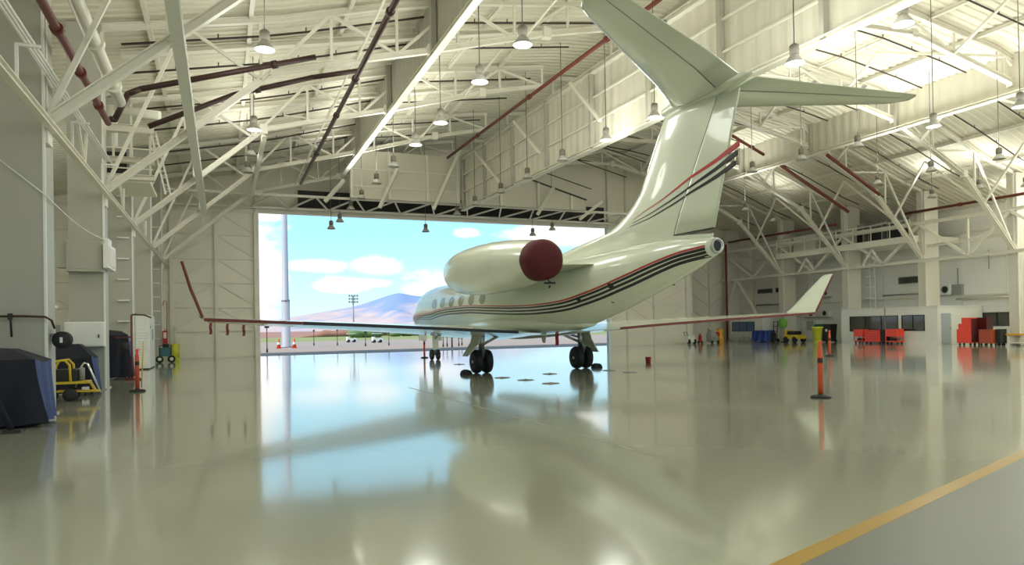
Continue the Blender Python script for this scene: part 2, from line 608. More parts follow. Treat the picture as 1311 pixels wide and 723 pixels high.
# parked hangar door leaves, edge on beyond the right jamb
# pocket wall stepping back at the far right corner
mb = MB().box((37.0, Y_DOOR, 0), (37.25, 53.4, roof(37)))
mb.box((37.0, 53.4, 0), (X_RIGHT + 0.3, 53.65, roof(37)))
wall_pocket = struct(mb.build('wall_pocket', 'panel'))
clad(wall_pocket, 37.25, X_RIGHT, 53.4, [37.4, 40.0, 42.6, 45.2, 48.0], girts, roof)

# ---- right wall, white, with girts and recessed panels
wall_right = struct(MB().box((X_RIGHT, Y_BACK, 0), (X_RIGHT + 0.3, 53.65, roof(48.4) + 0.2)).build('wall_right', 'white_wall'))
yy = [12, 15, 18, 21.0, 24.0, 26.9, 29.8, 32.8, 36, 39.1, 42.4, 45.7, 49.2, 53.3]
zz = [0, 2.45, 4.2, 5.9, 7.7, 9.3]
for i in range(len(yy) - 1):
    for k in range(len(zz) - 1):
        MB().box((X_RIGHT - 0.03, yy[i] + 0.015, zz[k] + 0.015), (X_RIGHT, yy[i + 1] - 0.015, zz[k + 1] - 0.015)).build('panel', 'white_wall', wall_right)
for z in (3.3, 5.9, 7.7):
    MB().box((X_RIGHT - 0.18, Y_BACK, z - 0.06), (X_RIGHT - 0.03, 53.4, z + 0.06)).build('girt', 'steel', wall_right)

# ---- header above the door: transverse draft curtain, struts, lateral bracing
CUR = 'grey-cream corrugated draft curtain '


def curtain_y(x, y0, y1, zb, zt, label, xs_end=None, posts=(), girts_=(), sheet='curtain', fw=0.34):
    """a curtain of vertical ribs hanging along Y"""
    x1 = x if xs_end is None else xs_end
    root = empty('draft_curtain', (x, y0, 0))
    n = int((y1 - y0) / 0.15)
    rb = []
    for i in range(n + 1):
        t = i / n
        yy_ = y0 + (y1 - y0) * t
        xx = x + (x1 - x) * t + (0.035 if i % 4 in (1, 2) else 0.0)
        zt_ = zt(xx) if callable(zt) else zt
        rb.append([(xx - x, yy_ - y0, zb), (xx - x, yy_ - y0, zt_), (xx - x + 0.03, yy_ - y0, zt_), (xx - x + 0.03, yy_ - y0, zb)])
    MB().loft(rb, True, True, False).build('ribbed_sheet', sheet, root)
    L = lambda t: x + (x1 - x) * t - x
    MB().ibeam((L(0) - 0.08, 0, zb - 0.02), (L(1) - 0.08, y1 - y0, zb - 0.02), fw, 0.16, 0.025).build('bottom_flange', 'steel', root)
    for g in girts_:
        MB().beam((L(0) - 0.06, 0, g), (L(1) - 0.06, y1 - y0, g), 0.08, 0.07).build('girt', 'steel', root)
    if not callable(zt):
        MB().ibeam((L(0) - 0.06, 0, zt), (L(1) - 0.06, y1 - y0, zt), 0.3, 0.22, 0.025).build('top_flange', 'steel', root)
    for p in posts:
        t = (p - y0) / (y1 - y0)
        zt_ = zt(L(t) + x) if callable(zt) else zt
        MB().box((L(t) - 0.2, p - y0 - 0.08, zb), (L(t) - 0.0, p - y0 + 0.08, zt_)).build('post', 'column', root)
    tag(root, label, 'draft curtain')
    return root


curtain_y(15.9, 8.0, 43.9, 9.55, 12.95, 'deep cream draft curtain with posts and two rails above the jet engine', 15.0,
          [10.2, 14.4, 18.6, 22.7, 27.0, 31.4, 35.6, 39.8, 43.7], (10.7, 11.8))
curtain_y(7.2, 6.0, 43.9, 11.45, roof, 'shaded draft curtain hanging under the roof beside the brown pipes', None, [16.3, 23.8, 31.0, 39.0], (), 'curtain_shade', 0.26)
curtain_y(34.0, 9.0, 45.2, 12.05, roof, 'draft curtain high above the red tool chests', None, [26.5, 32.4, 38.7])
root = empty('draft_curtain', (7.5, 43.9, 0))
MB().box((0.0, 0, 9.95), (7.3, 0.06, 13.0)).build('ribbed_sheet', 'curtain', root)
for g in (10.7, 11.8):
    MB().box((0, -0.07, g - 0.04), (7.2, 0, g + 0.04)).build('girt', 'steel', root)
for p in (0.1, 2.5, 5.0, 7.1):
    MB().box((p - 0.08, -0.14, 9.95), (p + 0.08, 0, 13.0)).build('post', 'steel', root)
tag(root, 'transverse draft curtain above the hangar door opening, full height', 'draft curtain')
root = empty('draft_curtain', (15.1, 43.9, 0))
MB().prism([(0, 9.95), (9.2, 9.95), (9.2, 10.7), (4.6, 11.95), (0, 12.95)], 0, 0.06).build('ribbed_sheet', 'curtain', root)
MB().beam((0, -0.08, 12.95), (4.6, -0.08, 11.95), 0.18, 0.14).beam((4.6, -0.08, 11.95), (9.2, -0.08, 10.7), 0.1, 0.08).build('top_flange', 'sprink', root)
for p in (2.6, 5.4, 8.0):
    MB().box((p - 0.09, -0.14, 9.95), (p + 0.09, 0, interp([(0, 12.9), (4.6, 11.9), (9.2, 10.6)], p))).build('post', 'steel', root)
tag(root, 'transverse draft curtain with sloping top edge behind the jet fin', 'draft curtain')

hdr = empty('door_header_truss', (0, 0, 0))
for yv, zv in ((44.6, 10.0), (48.2, 9.8)):
    MB().beam((-3, yv, zv), (34, yv, zv), 0.14, 0.14).build('chord', 'steel', hdr)
n = 14
for i in range(n):
    xa = -2 + i * 2.5
    MB().beam((xa, 44.6, 10.0), (xa + 1.25, 48.2, 9.8), 0.09, 0.09).build('strut', 'steel', hdr)
    MB().beam((xa + 1.25, 48.2, 9.8), (xa + 2.5, 44.6, 10.0), 0.09, 0.09).build('strut', 'steel', hdr)
tag(hdr, 'horizontal steel truss above the hangar door lintel', 'truss')
for i, (pu, pl) in enumerate((((509, 216), (486, 266)), ((589, 192), (555, 268)), ((709, 240), (688, 275)), ((771, 258), (742, 281)), ((441, 230), (416, 258)))):
    A, B = hit(*pu, 1, 43.05), hit(*pl, 1, 43.7)
    o = MB().beam(A, B, 0.2, 0.2).build('door_header_brace', 'steel')
    tag(o, 'cream steel diagonal brace running down to the door lintel', 'brace', 'braces above the door lintel')


# ---- columns
def column(x0, x1, y0, y1, top, face, label, group, rungs=False):
    root = empty('steel_column', ((x0 + x1) / 2, (y0 + y1) / 2, 0))
    cx, cy = (x0 + x1) / 2, (y0 + y1) / 2
    w, d = (x1 - x0) / 2, (y1 - y0) / 2
    MB().box((-w, -d, 0), (w, d, top)).build('shaft', 'column' if face > 0 else 'curtain', root)  # office-side shafts: shade of the near face put into a darker tone
    MB().box((-w - 0.05, -d - 0.05, 0), (w + 0.05, d + 0.05, 0.03)).build('base_plate', 'column', root)
    fx = w if face > 0 else -w
    MB().box((fx - 0.01 * face, -d - 0.02, 0.05), (fx + face * 0.035, -d + 0.05, top - 0.2)).build('lit_edge', 'white', root)  # white strip that paints in the daylight along the column corner
    MB().box((fx, -d + 0.05, 5.5), (fx + face * 0.08, -d + 0.45, 6.1)).build('gusset', 'steel', root)
    if rungs:
        for i in range(9):
            z = 1.3 + i * 0.82
            MB().box((-0.05, -d - 0.12, z), (w - 0.1, -d, z + 0.05)).build('bracket', 'white', root)
    tag(root, label, 'column', group)
    return root


LC = ['grey steel box column beside the first navy covered cart', 'grey steel box column with junction boxes behind the yellow cart',
      'grey steel box column with rungs behind the red hose stand', 'grey steel box column beside the white louvred cabinet', 'grey steel box column with rungs by the teal cart']
for i, yv in enumerate(LCOLS):
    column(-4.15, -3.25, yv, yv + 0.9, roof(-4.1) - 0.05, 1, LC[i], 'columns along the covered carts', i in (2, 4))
RC = ['cream steel column past the stepped red tool cabinet', 'cream steel column at the office end with the door', 'cream steel column at the office end near the green bin',
      'cream steel column behind the jet right winglet', 'cream steel column with red riser pipe in the far corner']
for i, yv in enumerate(RCOLS):
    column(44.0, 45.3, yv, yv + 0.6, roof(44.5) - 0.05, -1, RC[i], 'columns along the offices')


# ---- roof trusses
def truss(name, y, bottom, tops, label, group, wchord=0.19):
    root = empty(name, (0, y, 0))
    P = [Vector((x, 0, z)) for x, z in bottom]
    for i in range(len(P) - 1):
        MB().ibeam(P[i], P[i + 1], wchord, 0.2, 0.03).build('bottom_chord', 'steel', root)
    T = [Vector((x, 0, roof(x) - 0.2)) for x in tops]
    for i in range(len(T) - 1):
        MB().ibeam(T[i], T[i + 1], 0.18, 0.2, 0.03).build('top_chord', 'steel', root)
    bt = [(p.x, p.z) for p in P]
    lo, hi = min(bt[0][0], bt[-1][0]), max(bt[0][0], bt[-1][0])
    bs = sorted(bt)
    nodes = [lo + (hi - lo) * i / 8.0 for i in range(9)]
    for i, xn in enumerate(nodes):
        zb = interp(bs, xn)
        zt = roof(xn) - 0.25
        if zt - zb > 0.5:
            MB().beam((xn, 0, zb), (xn, 0, zt), 0.09, 0.09).build('strut', 'steel', root)
        if i < 8:
            xm = nodes[i + 1]
            a, c = (xn, zb), (xm, roof(xm) - 0.25)
            if i % 2:
                a, c = (xn, roof(xn) - 0.25), (xm, interp(bs, xm))
            MB().beam((a[0], 0.0, a[1]), (c[0], 0.0, c[1]), 0.1, 0.1).build('strut', 'steel', root)
    for p in P[1:-1]:
        MB().box((p.x - 0.16, -0.13, p.z - 0.2), (p.x + 0.16, 0.13, p.z + 0.2)).build('gusset', 'steel', root)
    tag(root, label, 'roof truss', group)
    return root


LB = [(-3.25, 5.95), (1.73, 10.25), (7.1, 11.65), (11.7, 12.95), (14.9, 13.65)]
RB = [(44.0, 5.7), (39.6, 10.0), (34.0, 12.6), (27.5, 13.9), (16.2, 13.4)]
ltr, rtr = [], []
for yv in [8.3] + LCOLS:
    ltr.append(truss('roof_truss', yv + 0.2, LB, [-3.25, 2, 5, 8, 11.5, 15], 'cream steel roof truss rising from the columns by the navy covered carts', 'trusses above the covered carts'))
for yv in [14.4, 20.4] + RCOLS[:4]:
    rtr.append(truss('roof_truss', yv + 0.2, RB, [44, 41.5, 38, 35.5, 33, 30, 27, 21, 16.2], 'cream steel roof truss rising from the columns by the offices', 'trusses above the offices', 0.26))

# sway rods run from each truss to the next and belong to the truss they start from
for tr, L in zip(ltr, [c - a for a, c in zip(([8.3] + LCOLS)[:-1], ([8.3] + LCOLS)[1:])]):
    for xa in (4.4, 10.8):
        za = interp(sorted(LB), xa)
        MB().beam((xa, 0.1, za), (xa + 0.8, L / 2, roof(xa + 0.8) - 0.25), 0.065, 0.065).build('sway_rod', 'steel', tr)
        MB().beam((xa, L - 0.1, za), (xa + 0.8, L / 2, roof(xa + 0.8) - 0.25), 0.065, 0.065).build('sway_rod', 'steel', tr)
    for xa in (4.4,):
        za = interp(sorted(LB), xa)
        MB().beam((xa - 1.8, L / 2, roof(xa - 1.8) - 0.25), (xa, 0.1, za), 0.07, 0.07).build('sway_rod', 'steel', tr)
for tr, L in zip(rtr, [c - a for a, c in zip(([14.4, 20.4] + RCOLS)[:-2], ([14.4, 20.4] + RCOLS)[1:-1])]):
    for xa in (41.2, 36.0, 30.0, 24.0):
        za = interp(sorted(RB), xa)
        MB().beam((xa, 0.1, za), (xa - 0.8, L / 2, roof(xa - 0.8) - 0.25), 0.11, 0.11).build('sway_rod', 'steel', tr)
        MB().beam((xa, L - 0.1, za), (xa - 0.8, L / 2, roof(xa - 0.8) - 0.25), 0.11, 0.11).build('sway_rod', 'steel', tr)

# purlins under the sheet
for x in (-2.0, 1.0, 4.2, 10.0, 12.6, 18, 21.5, 25, 28.5, 31.5, 36.5, 39.5, 42.5):
    o = MB().ibeam((x, 4, roof(x) - 0.09), (x, 48.6, roof(x) - 0.09), 0.14, 0.18, 0.02).build('roof_purlin', 'steel')
    tag(o, 'cream purlin running lengthwise under the corrugated roof', 'purlin', 'purlins under the roof')
# transverse secondary beams, midway between trusses
for yv in (11.9, 19.2, 26.2, 33.4, 40.3):
    o = MB().ibeam((-3, yv, roof(-3) - 0.2), (2, yv, roof(2) - 0.2), 0.3, 0.2, 0.02).ibeam((2, yv, roof(2) - 0.2), (15, yv, roof(15) - 0.2), 0.3, 0.2, 0.02).build('roof_rafter', 'steel')
    tag(o, 'shallow cream rafter between roof trusses over the covered carts', 'rafter', 'rafters over the covered carts')

# longitudinal strut at the knees of the trusses, wall bracing on both sides
o = MB().ibeam((-0.79, 6, 7.95), (-0.79, 39.6, 7.95), 0.26, 0.26, 0.03).build('knee_strut', 'white')
tag(o, 'long white steel strut tying the truss knees together over the covered carts', 'strut')
o = MB().ibeam((1.78, 31.2, 10.05), (1.78, 44.4, 10.05), 0.2, 0.2, 0.03).build('knee_strut', 'steel')
tag(o, 'short cream strut at the truss kinks near the hangar door', 'strut')
wb = empty('wall_bracing_truss', (-3.12, 8, 0))
MB().ibeam((0, 0, 5.84), (0, 40.8, 5.84), 0.13, 0.15, 0.02).build('bottom_chord', 'steel', wb)
seq = [8.3] + LCOLS
for a, c in zip(seq[:-1], seq[1:]):
    m = (a + c) / 2 - 8
    MB().beam((0, m - 0.9, 6.75), (0, m, 5.9), 0.06, 0.06).build('strut', 'steel', wb)
    MB().beam((0, m + 0.3, 6.75), (0, m, 5.9), 0.06, 0.06).build('strut', 'steel', wb)
tag(wb, 'cream bracing beam along the column row by the covered carts', 'bracing')
wb = empty('wall_bracing_truss', (43.85, 6, 0))
MB().ibeam((0, 0, 5.66), (0, 47.2, 5.66), 0.2, 0.2, 0.03).build('bottom_chord', 'steel', wb)
MB().ibeam((0, 0, 8.1), (0, 47.2, 8.3), 0.2, 0.22, 0.03).build('top_chord', 'steel', wb)
seq = [8.4, 14.4, 20.4] + RCOLS
for a, c in zip(seq[:-1], seq[1:]):
    m = (a + c) / 2 - 6
    MB().beam((0, a - 6 + 0.3, 8.1), (0, m, 5.7), 0.17, 0.17).build('strut', 'steel', wb)
    MB().beam((0, c - 6 + 0.3, 8.1), (0, m, 5.7), 0.17, 0.17).build('strut', 'steel', wb)
MB().beam((0, 45.0, 5.6), (0, 46.8, 2.2), 0.17, 0.17).build('strut', 'steel', wb)
MB().beam((0, 42.4, 2.4), (0, 44.9, 5.6), 0.17, 0.17).build('strut', 'steel', wb)
tag(wb, 'cream bracing truss with W shaped struts along the office side columns', 'bracing')
# thin intermediate rail on the office side
o = MB().ibeam((44.0, 26.6, 6.75), (44.0, 32.3, 6.6), 0.16, 0.18, 0.02).beam((44, 29.5, 5.7), (44, 29.5, 8.1), 0.12, 0.12).build('wall_rail', 'steel')
tag(o, 'cream rail between the two columns above the stepped red cabinet', 'rail')

# ---- conduits, pipes and ducts
for i in range(3):
    o = MB().tube((-3.16 + 0.09 * i, 5, 6.85 - 0.05 * i), (-3.16 + 0.09 * i, 23.6, 6.85 - 0.05 * i), 0.03, 8).build('conduit', 'white')
    tag(o, 'thin white conduit in a row of three along the column tops', 'conduit', 'three conduits on the column row')
for i, yv in enumerate((14.2, 19.0, 23.4)):
    o = MB().box((-3.22, yv - 0.03, 6.63), (-2.85, yv + 0.03, 6.68)).beam((-3.2, yv, 6.65), (-3.2, yv, 5.95), 0.05, 0.05).build('conduit_bracket', 'white')
    tag(o, 'white bracket carrying the three thin conduits', 'bracket', 'conduit brackets')


def pipe(pts, r, m, label, n=10, cat='pipe', name='water_pipe', group=None, flanges=()):
    root = empty(name, pts[0])
    q = [Vector(p) - Vector(pts[0]) for p in pts]
    MB().path(q, r, n).build('run', m, root)
    for t in flanges:
        ln = [(q[i + 1] - q[i]).length for i in range(len(q) - 1)]
        want = t * sum(ln)
        for i, l_ in enumerate(ln):
            if want <= l_:
                break
            want -= l_
        d = (q[i + 1] - q[i]).normalized()
        p = q[i] + d * min(want, ln[i])
        d = d * 0.09
        MB().tube(p - d, p + d, r * 1.45, n).build('coupling', m, root)
    tag(root, label, cat, group)
    return root


pipe([(-2.95, 6, 7.72), (-2.95, 22.8, 7.72)], 0.085, 'pipe_red', 'thick red brown water main under the roof beside the white duct', flanges=(0.6, 0.75, 0.9))
pipe([(-2.62, 8, 8.4), (-2.62, 22.6, 8.3)], 0.15, 'duct', 'fat white duct beside the red brown water main', 14, 'duct', 'round_duct', flanges=(0.5, 0.7, 0.9))
A = [hit(140, 152, 1, 22.9), hit(147, 153, 1, 22.9), hit(164, 120, 1, 22.9), hit(180, 114, 1, 22.9), hit(404, 73, 1, 22.9)]
pipe(A, 0.085, 'pipe_brown', 'dark brown sprinkler main with a dropped elbow near the white duct', flanges=(0.4, 0.8))
A = [hit(190, 162, 1, 24.9), hit(300, 121, 1, 24.9), hit(400, 99, 1, 24.9), hit(462, 90, 1, 24.9)]
pipe(A, 0.085, 'pipe_brown', 'dark brown sprinkler main meeting the lengthwise brown pipe', flanges=(0.5,))
pipe([(4.3, 6, 10.25), (4.3, 41.5, 10.15)], 0.085, 'pipe_brown', 'brown pipe running lengthwise under the roof trusses beside the shaded curtain', flanges=(0.35, 0.5, 0.62, 0.8))
pipe([(13.5, 14, 12.35), (13.5, 42.5, 12.6)], 0.085, 'pipe_red', 'red pipe running lengthwise above the deep draft curtain', flanges=(0.3, 0.55, 0.8))
pipe([hit(925, 166, 1, 33), hit(978, 198, 1, 33)], 0.09, 'pipe_red', 'short red pipe end showing behind the jet fin')
pipe([hit(1000, 212, 1, 35), hit(1086, 271, 1, 35)], 0.11, 'pipe_red', 'red pipe sloping down toward the raised plant platform')
pipe([hit(1059, 198, 1, 32), hit(1126, 249, 1, 32)], 0.11, 'pipe_red', 'red pipe clipped to the underside of a truss chord')
pipe([(43.7, 8, 8.9), (43.7, 33.6, 9.0)], 0.09, 'pipe_red', 'red brown pipe along the wall top above the stepped red cabinet', flanges=(0.85,))
pipe([(43.7, 39.5, 9.1), (43.7, 51.8, 9.2)], 0.09, 'pipe_red', 'red pipe along the wall top leading to the far corner', flanges=(0.4,))
pipe([(43.55, 52.0, 9.0), (43.55, 52.0, 0.02)], 0.1, 'pipe_red', 'red vertical riser pipe on the far corner column')


def sprinkler(y, x0, x1, n, label, group, drop=0.5):
    root = empty('sprinkler_pipe', (0, y, 0))
    xs_ = [x0 + (x1 - x0) * i / n for i in range(n + 1)]
    P = [Vector((x, 0, roof(x) - drop)) for x in xs_]
    MB().sweep(P, 0.038, 6).build('run', 'sprink', root)
    for p in P[1:-1]:
        MB().tube(p, p + Vector((0, 0, 0.16)), 0.022, 5).build('sprinkler_head', 'sprink', root)
    tag(root, label, 'sprinkler pipe', group)


for yv in (9.5, 11.2, 13.4, 17.6, 20.4, 24.6, 27.2, 31.4, 34.6, 38.8, 41.6):
    sprinkler(yv, -2.8, 7.0, 7, 'thin dark sprinkler pipe under the roof over the covered carts', 'sprinkler pipes over the covered carts')
    sprinkler(yv + 0.5, 7.8, 14.6, 5, 'thin dark sprinkler pipe between the two lengthwise draft curtains', 'sprinkler pipes between curtains')
for yv in (16.2, 18.4, 22.3, 24.6, 28.5, 30.6, 34.4, 36.8, 40.6, 43.4, 47.6):
    sprinkler(yv, 18.5, 33.4, 8, 'thin dark sprinkler pipe over the jet right wing', 'sprinkler pipes over the jet')
    sprinkler(yv + 0.4, 34.4, 43.5, 5, 'thin dark sprinkler pipe over the offices', 'sprinkler pipes over the offices')
for (px, py), yv in (((695, 220), 43.3), ((740, 205), 42.5), ((765, 186), 41.5)):
    A = hit(px, py, 1, yv)
    B = hit(px + 62, py + 22, 1, yv)
    o = MB().tube(A, B, 0.035, 6).build('sprinkler_pipe', 'sprink')
    tag(o, 'short dark sprinkler pipe below the draft curtain by the fin', 'sprinkler pipe', 'short sprinkler pipes by the fin')

# braces from curtain top down its face
for (pu, pl) in (((730, 106), (768, 154)), ((658, 155), (691, 195)), ((607, 193), (640, 233))):
    A, B = hit(*pu, 0, 14.55), hit(*pl, 0, 14.75)
    o = MB().beam(A, B, 0.13, 0.13).build('curtain_brace', 'steel')
    tag(o, 'slim cream brace slanting down the face of the deep draft curtain', 'brace', 'braces on the deep curtain')


# ---- pendant lamps
def make_pendant():
    root = empty('pendant_lamp', (0, 0, 0))
    MB().lathe([(0.03, 0.30), (0.09, 0.28), (0.13, 0.24), (0.135, 0.02), (0.10, 0.0)], n=14).build('housing', 'lamp_grey', root)
    MB().lathe([(0.10, 0.0), (0.14, -0.05), (0.22, -0.16), (0.27, -0.25), (0.262, -0.25), (0.21, -0.15), (0.13, -0.04), (0.05, -0.03)], n=16, cap1=True).build('reflector', 'lamp_shade', root)
    MB().ball((0, 0, -0.12), (0.05, 0.05, 0.08), 6, 8).build('bulb', 'lamp_on', root)
    return root


lamps_px = [(339, 52, 0), (669, 46, 0), (614, 95, 0), (564, 149, 0), (532, 178, 0), (504, 207, 0), (482, 229, 0), (463, 249, 0), (449, 263, 0), (435, 279, 0), (424, 288, 0), (545, 292, 0),
            (325, 158, 0), (321, 192, 0), (317, 214, 0), (776, 172, 0), (720, 199, 0), (675, 222, 0), (641, 241, 0), (608, 257, 0), (585, 270, 0), (707, 290, 0), (682, 297, 0),
            (838, 142, 0), (1156, 19, 1), (1017, 70, 1), (1026, 198, 0), (963, 214, 0), (1098, 181, 0), (1195, 154, 0), (1192, 213, 0), (1279, 197, 0), (1124, 230, 0), (954, 265, 0),
            (989, 279, 0), (1306, 128, 0), (1253, 236, 0), (1193, 248, 0)]
lamp_pos = []
for px, py, lit in lamps_px:
    h = 9.5
    p = gnd(px, py, h)
    if px == 608:
        p = gnd(px, py, 9.2)
    if p.y > 45.6 or p.y < 0:
        p = hit(px, py, 1, 45.7)
    if px == 1017:
        p = hit(px, py, 0, 14.6)
    if 33.4 < p.x < 34.6:
        p = hit(px, py, 0, 33.0)
    if p.x > 43.4:
        p = hit(px, py, 0, 43.3)
    lamp_pos.append(p)
for (x, y) in ((3, 2), (10, 2), (18, 3), (26, 4), (32.5, 8), (-1.5, 4), (-1.0, -7), (8, -7), (18, -7), (28, -6), (38, -4), (40, 14), (22, 11), (28, 14), (32.5, 17), (41, 6), (13.2, 10.7), (42.5, 18), (42.3, 22.5), (43.0, 25.4), (37, 15.5), (45.8, 27.5), (46.5, 21), (46.5, 24.2), (-9, 2), (-9, 20), (-9, 34)):  # lamps out of view, several added as fill for the side bays
    lamp_pos.append(Vector((x, y, min(9.5, roof(x) - 0.9))))
pend = make_pendant()
cords = {}
for i, p in enumerate(lamp_pos):
    o = pend if i == 0 else copy_tree(pend)
    o.location = p
    L = max(0.3, roof(p.x) - p.z - 0.3)
    MB().tube((0, 0, 0.28), (0, 0, 0.3 + L), 0.016, 6).build('cord', 'lamp_grey', o)
    if i < len(lamps_px) and lamps_px[i][2]:
        MB().ball((0, 0, -0.14), (0.08, 0.08, 0.1), 6, 10).build('lit_bulb', 'lamp_lit', o)
        tag(o, 'lit pendant lamp with a glowing bulb close to the jet stabilizer', 'pendant lamp', 'lit pendant lamps')
    else:
        tag(o, 'grey pendant high bay lamp with flared reflector on a long cord', 'pendant lamp', 'pendant lamps under the roof')
ld = bpy.data.lights.new('pendant_bulb_fill', 'POINT')  # real light in the lit lamps, added fill in all the others
ld.energy = LAMP_FILL_DOWN
ld.shadow_soft_size = 0.8
ld.color = (0.98, 1.0, 0.90)
lu = bpy.data.lights.new('ceiling_fill', 'SPOT')  # added upward fill for the ceiling, not part of the pendant
lu.energy = FILL_UP
lu.spot_size = radians(140)
lu.spot_blend = 1.0
lu.shadow_soft_size = 0.9
lu.color = (0.98, 1.0, 0.90)
lw = lu.copy()
lw.energy = FILL_UP * 0.38
for o in [c for c in list(col.objects) if c.name.startswith('pendant_lamp')]:
    z_ = (o.location - CAM).dot(FWD)
    px_ = CXP + FOC * (o.location - CAM).dot(RGT) / z_ if z_ > 0 else -999
    lit = z_ < 29.0 or px_ < -20 or px_ > 1330      # lamps toward the door carry only the added upward fill
    for n_, dat, z, rx in (('bulb_fill_light', ld, -0.3, 0.0), ('fill_up', lu, 0.42, pi)):
        if (dat is ld) != bool(lit) or (dat is lu and (o.location.y > 43.8 or 12.6 < o.location.x < 15.6)):
            continue
        if dat is lu and roof(o.location.x) - o.location.z < 3.6:
            dat = lw
        l = bpy.data.objects.new(n_, dat)
        col.objects.link(l)
        l.parent = o
        l.location = (0, 0, z)
        l.rotation_euler = (rx, 0, 0)

# ================================================================== the business jet
HD = radians(24.9) - YAW
G0 = Vector((0.761 * cos(YAW) + 26.0 * sin(YAW), -0.761 * sin(YAW) + 26.0 * cos(YAW), 0))
BF = Vector((-sin(HD), cos(HD), 0))
BR = Vector((cos(HD), sin(HD), 0))


def bhit(px, py, t):
    """pixel ray on the plane t metres to the right of the jet's centre line -> (aft, right, up)"""
    d = ray(px, py)
    k = (t - (CAM - G0).dot(BR)) / d.dot(BR)
    p = CAM + d * k
    return -(p - G0).dot(BF), t, p.z


jet = empty('business_jet', G0, HD)
tag(jet, 'white twin engine business jet with T tail and red and black stripes', 'airplane')

FUS = [(-14.3, 2.12, 0.03, 0.03), (-14.15, 2.14, 0.22, 0.21), (-13.7, 2.18, 0.46, 0.45), (-13.0, 2.26, 0.70, 0.70), (-12.2, 2.40, 0.91, 0.95), (-11.3, 2.52, 1.07, 1.12), (-10.2, 2.57, 1.17, 1.19),
       (-9.0, 2.58, 1.195, 1.2), (-5, 2.58, 1.195, 1.2), (0, 2.58, 1.195, 1.2), (2.0, 2.60, 1.19, 1.19), (3.5, 2.70, 1.15, 1.13), (5.0, 2.87, 1.04, 1.0), (6.5, 3.07, 0.87, 0.83), (8.0, 3.27, 0.65, 0.63),
       (9.2, 3.43, 0.43, 0.42), (9.9, 3.51, 0.25, 0.25), (10.08, 3.53, 0.2, 0.2)]


def cub(tab, s, k):
    n = len(tab)
    if s <= tab[0][0]:
        return tab[0][k]
    if s >= tab[-1][0]:
        return tab[-1][k]
    for i in range(n - 1):
        if s <= tab[i + 1][0]:
            break
    x0, x1 = tab[i][0], tab[i + 1][0]
    t = (s - x0) / (x1 - x0)

    def slope(j):
        if j <= 0 or j >= n - 1:
            a, c = (max(j - 1, 0), min(j + 1, n - 1))
            return (tab[c][k] - tab[a][k]) / (tab[c][0] - tab[a][0])
        d0 = (tab[j][k] - tab[j - 1][k]) / (tab[j][0] - tab[j - 1][0])
        d1 = (tab[j + 1][k] - tab[j][k]) / (tab[j + 1][0] - tab[j][0])
        return 0 if d0 * d1 <= 0 else 2 * d0 * d1 / (d0 + d1)
    m0, m1 = slope(i) * (x1 - x0), slope(i + 1) * (x1 - x0)
    return (2 * t ** 3 - 3 * t ** 2 + 1) * tab[i][k] + (t ** 3 - 2 * t ** 2 + t) * m0 + (-2 * t ** 3 + 3 * t ** 2) * tab[i + 1][k] + (t ** 3 - t ** 2) * m1


def fus(s):
    return cub(FUS, s, 1), cub(FUS, s, 2), cub(FUS, s, 3)


def side_x(s, h, sign=-1, off=0.0):
    zc, rw, rh = fus(s)
    q = max(-0.995, min(0.995, (h - zc) / rh))
    return sign * (rw * sqrt(1 - q * q) + off)


def on_side(px, py):
    t = -1.0
    for _ in range(30):
        s, _t, h = bhit(px, py, t)
        t = 0.5 * t + 0.5 * side_x(s, h)
    return s, h


def L3(s, t, h):
    return Vector((t, -s, h))


ss = [-14.3, -14.25, -14.15, -13.95, -13.7, -13.4, -13.0, -12.6, -12.2, -11.8, -11.3, -10.8, -10.2, -9.6, -9] + [-8 + i for i in range(10)] + [2 + 0.5 * i for i in range(16)] + [9.8, 9.95, 10.08]
rings = []
for s in ss:
    zc, rw, rh = fus(s)
    rings.append([L3(s, rw * sin(2 * pi * k / 48), zc + rh * cos(2 * pi * k / 48)) for k in range(48)])
fz = MB().loft(rings).build('fuselage', 'jet', jet)
MB().lathe([(0.2, -10.02), (0.19, -10.14), (0.15, -10.16), (0.13, -10.05)], (0, 0, 3.53), 20, 'y').build('exhaust_ring', 'metal', fz)
MB().lathe([(0.12, -10.12), (0.13, -10.1), (0.02, -10.1)], (0, 0, 3.53), 20, 'y').build('exhaust_core', 'dark', fz)
# belly fairing under the wing
rings = []
for s in [-6.2, -5.8, -5, -4, -2, 0, 1.5, 2.8, 3.8, 4.2]:
    k = sin(pi * (s + 6.4) / 10.8) ** 0.6
    rings.append([L3(s, 1.28 * k * sin(2 * pi * j / 32), 1.72 + 0.42 * k * cos(2 * pi * j / 32)) for j in range(32)])
MB().loft(rings).build('belly_fairing', 'jet', jet)


def strip(path, width, sign, m, off, name, parent, n=4):
    """band painted along the fuselage side: path of (aft, height of top edge), width downwards"""
    q = MB()
    rows = []
    for i, (s, h) in enumerate(path):
        w = width(s) if callable(width) else width
        rows.append([L3(s, side_x(s, h - w * j / n, sign, off), h - w * j / n) for j in range(n + 1)])
    q.loft(rows, False, False, True, closed=False)
    return q.build(name, m, parent)


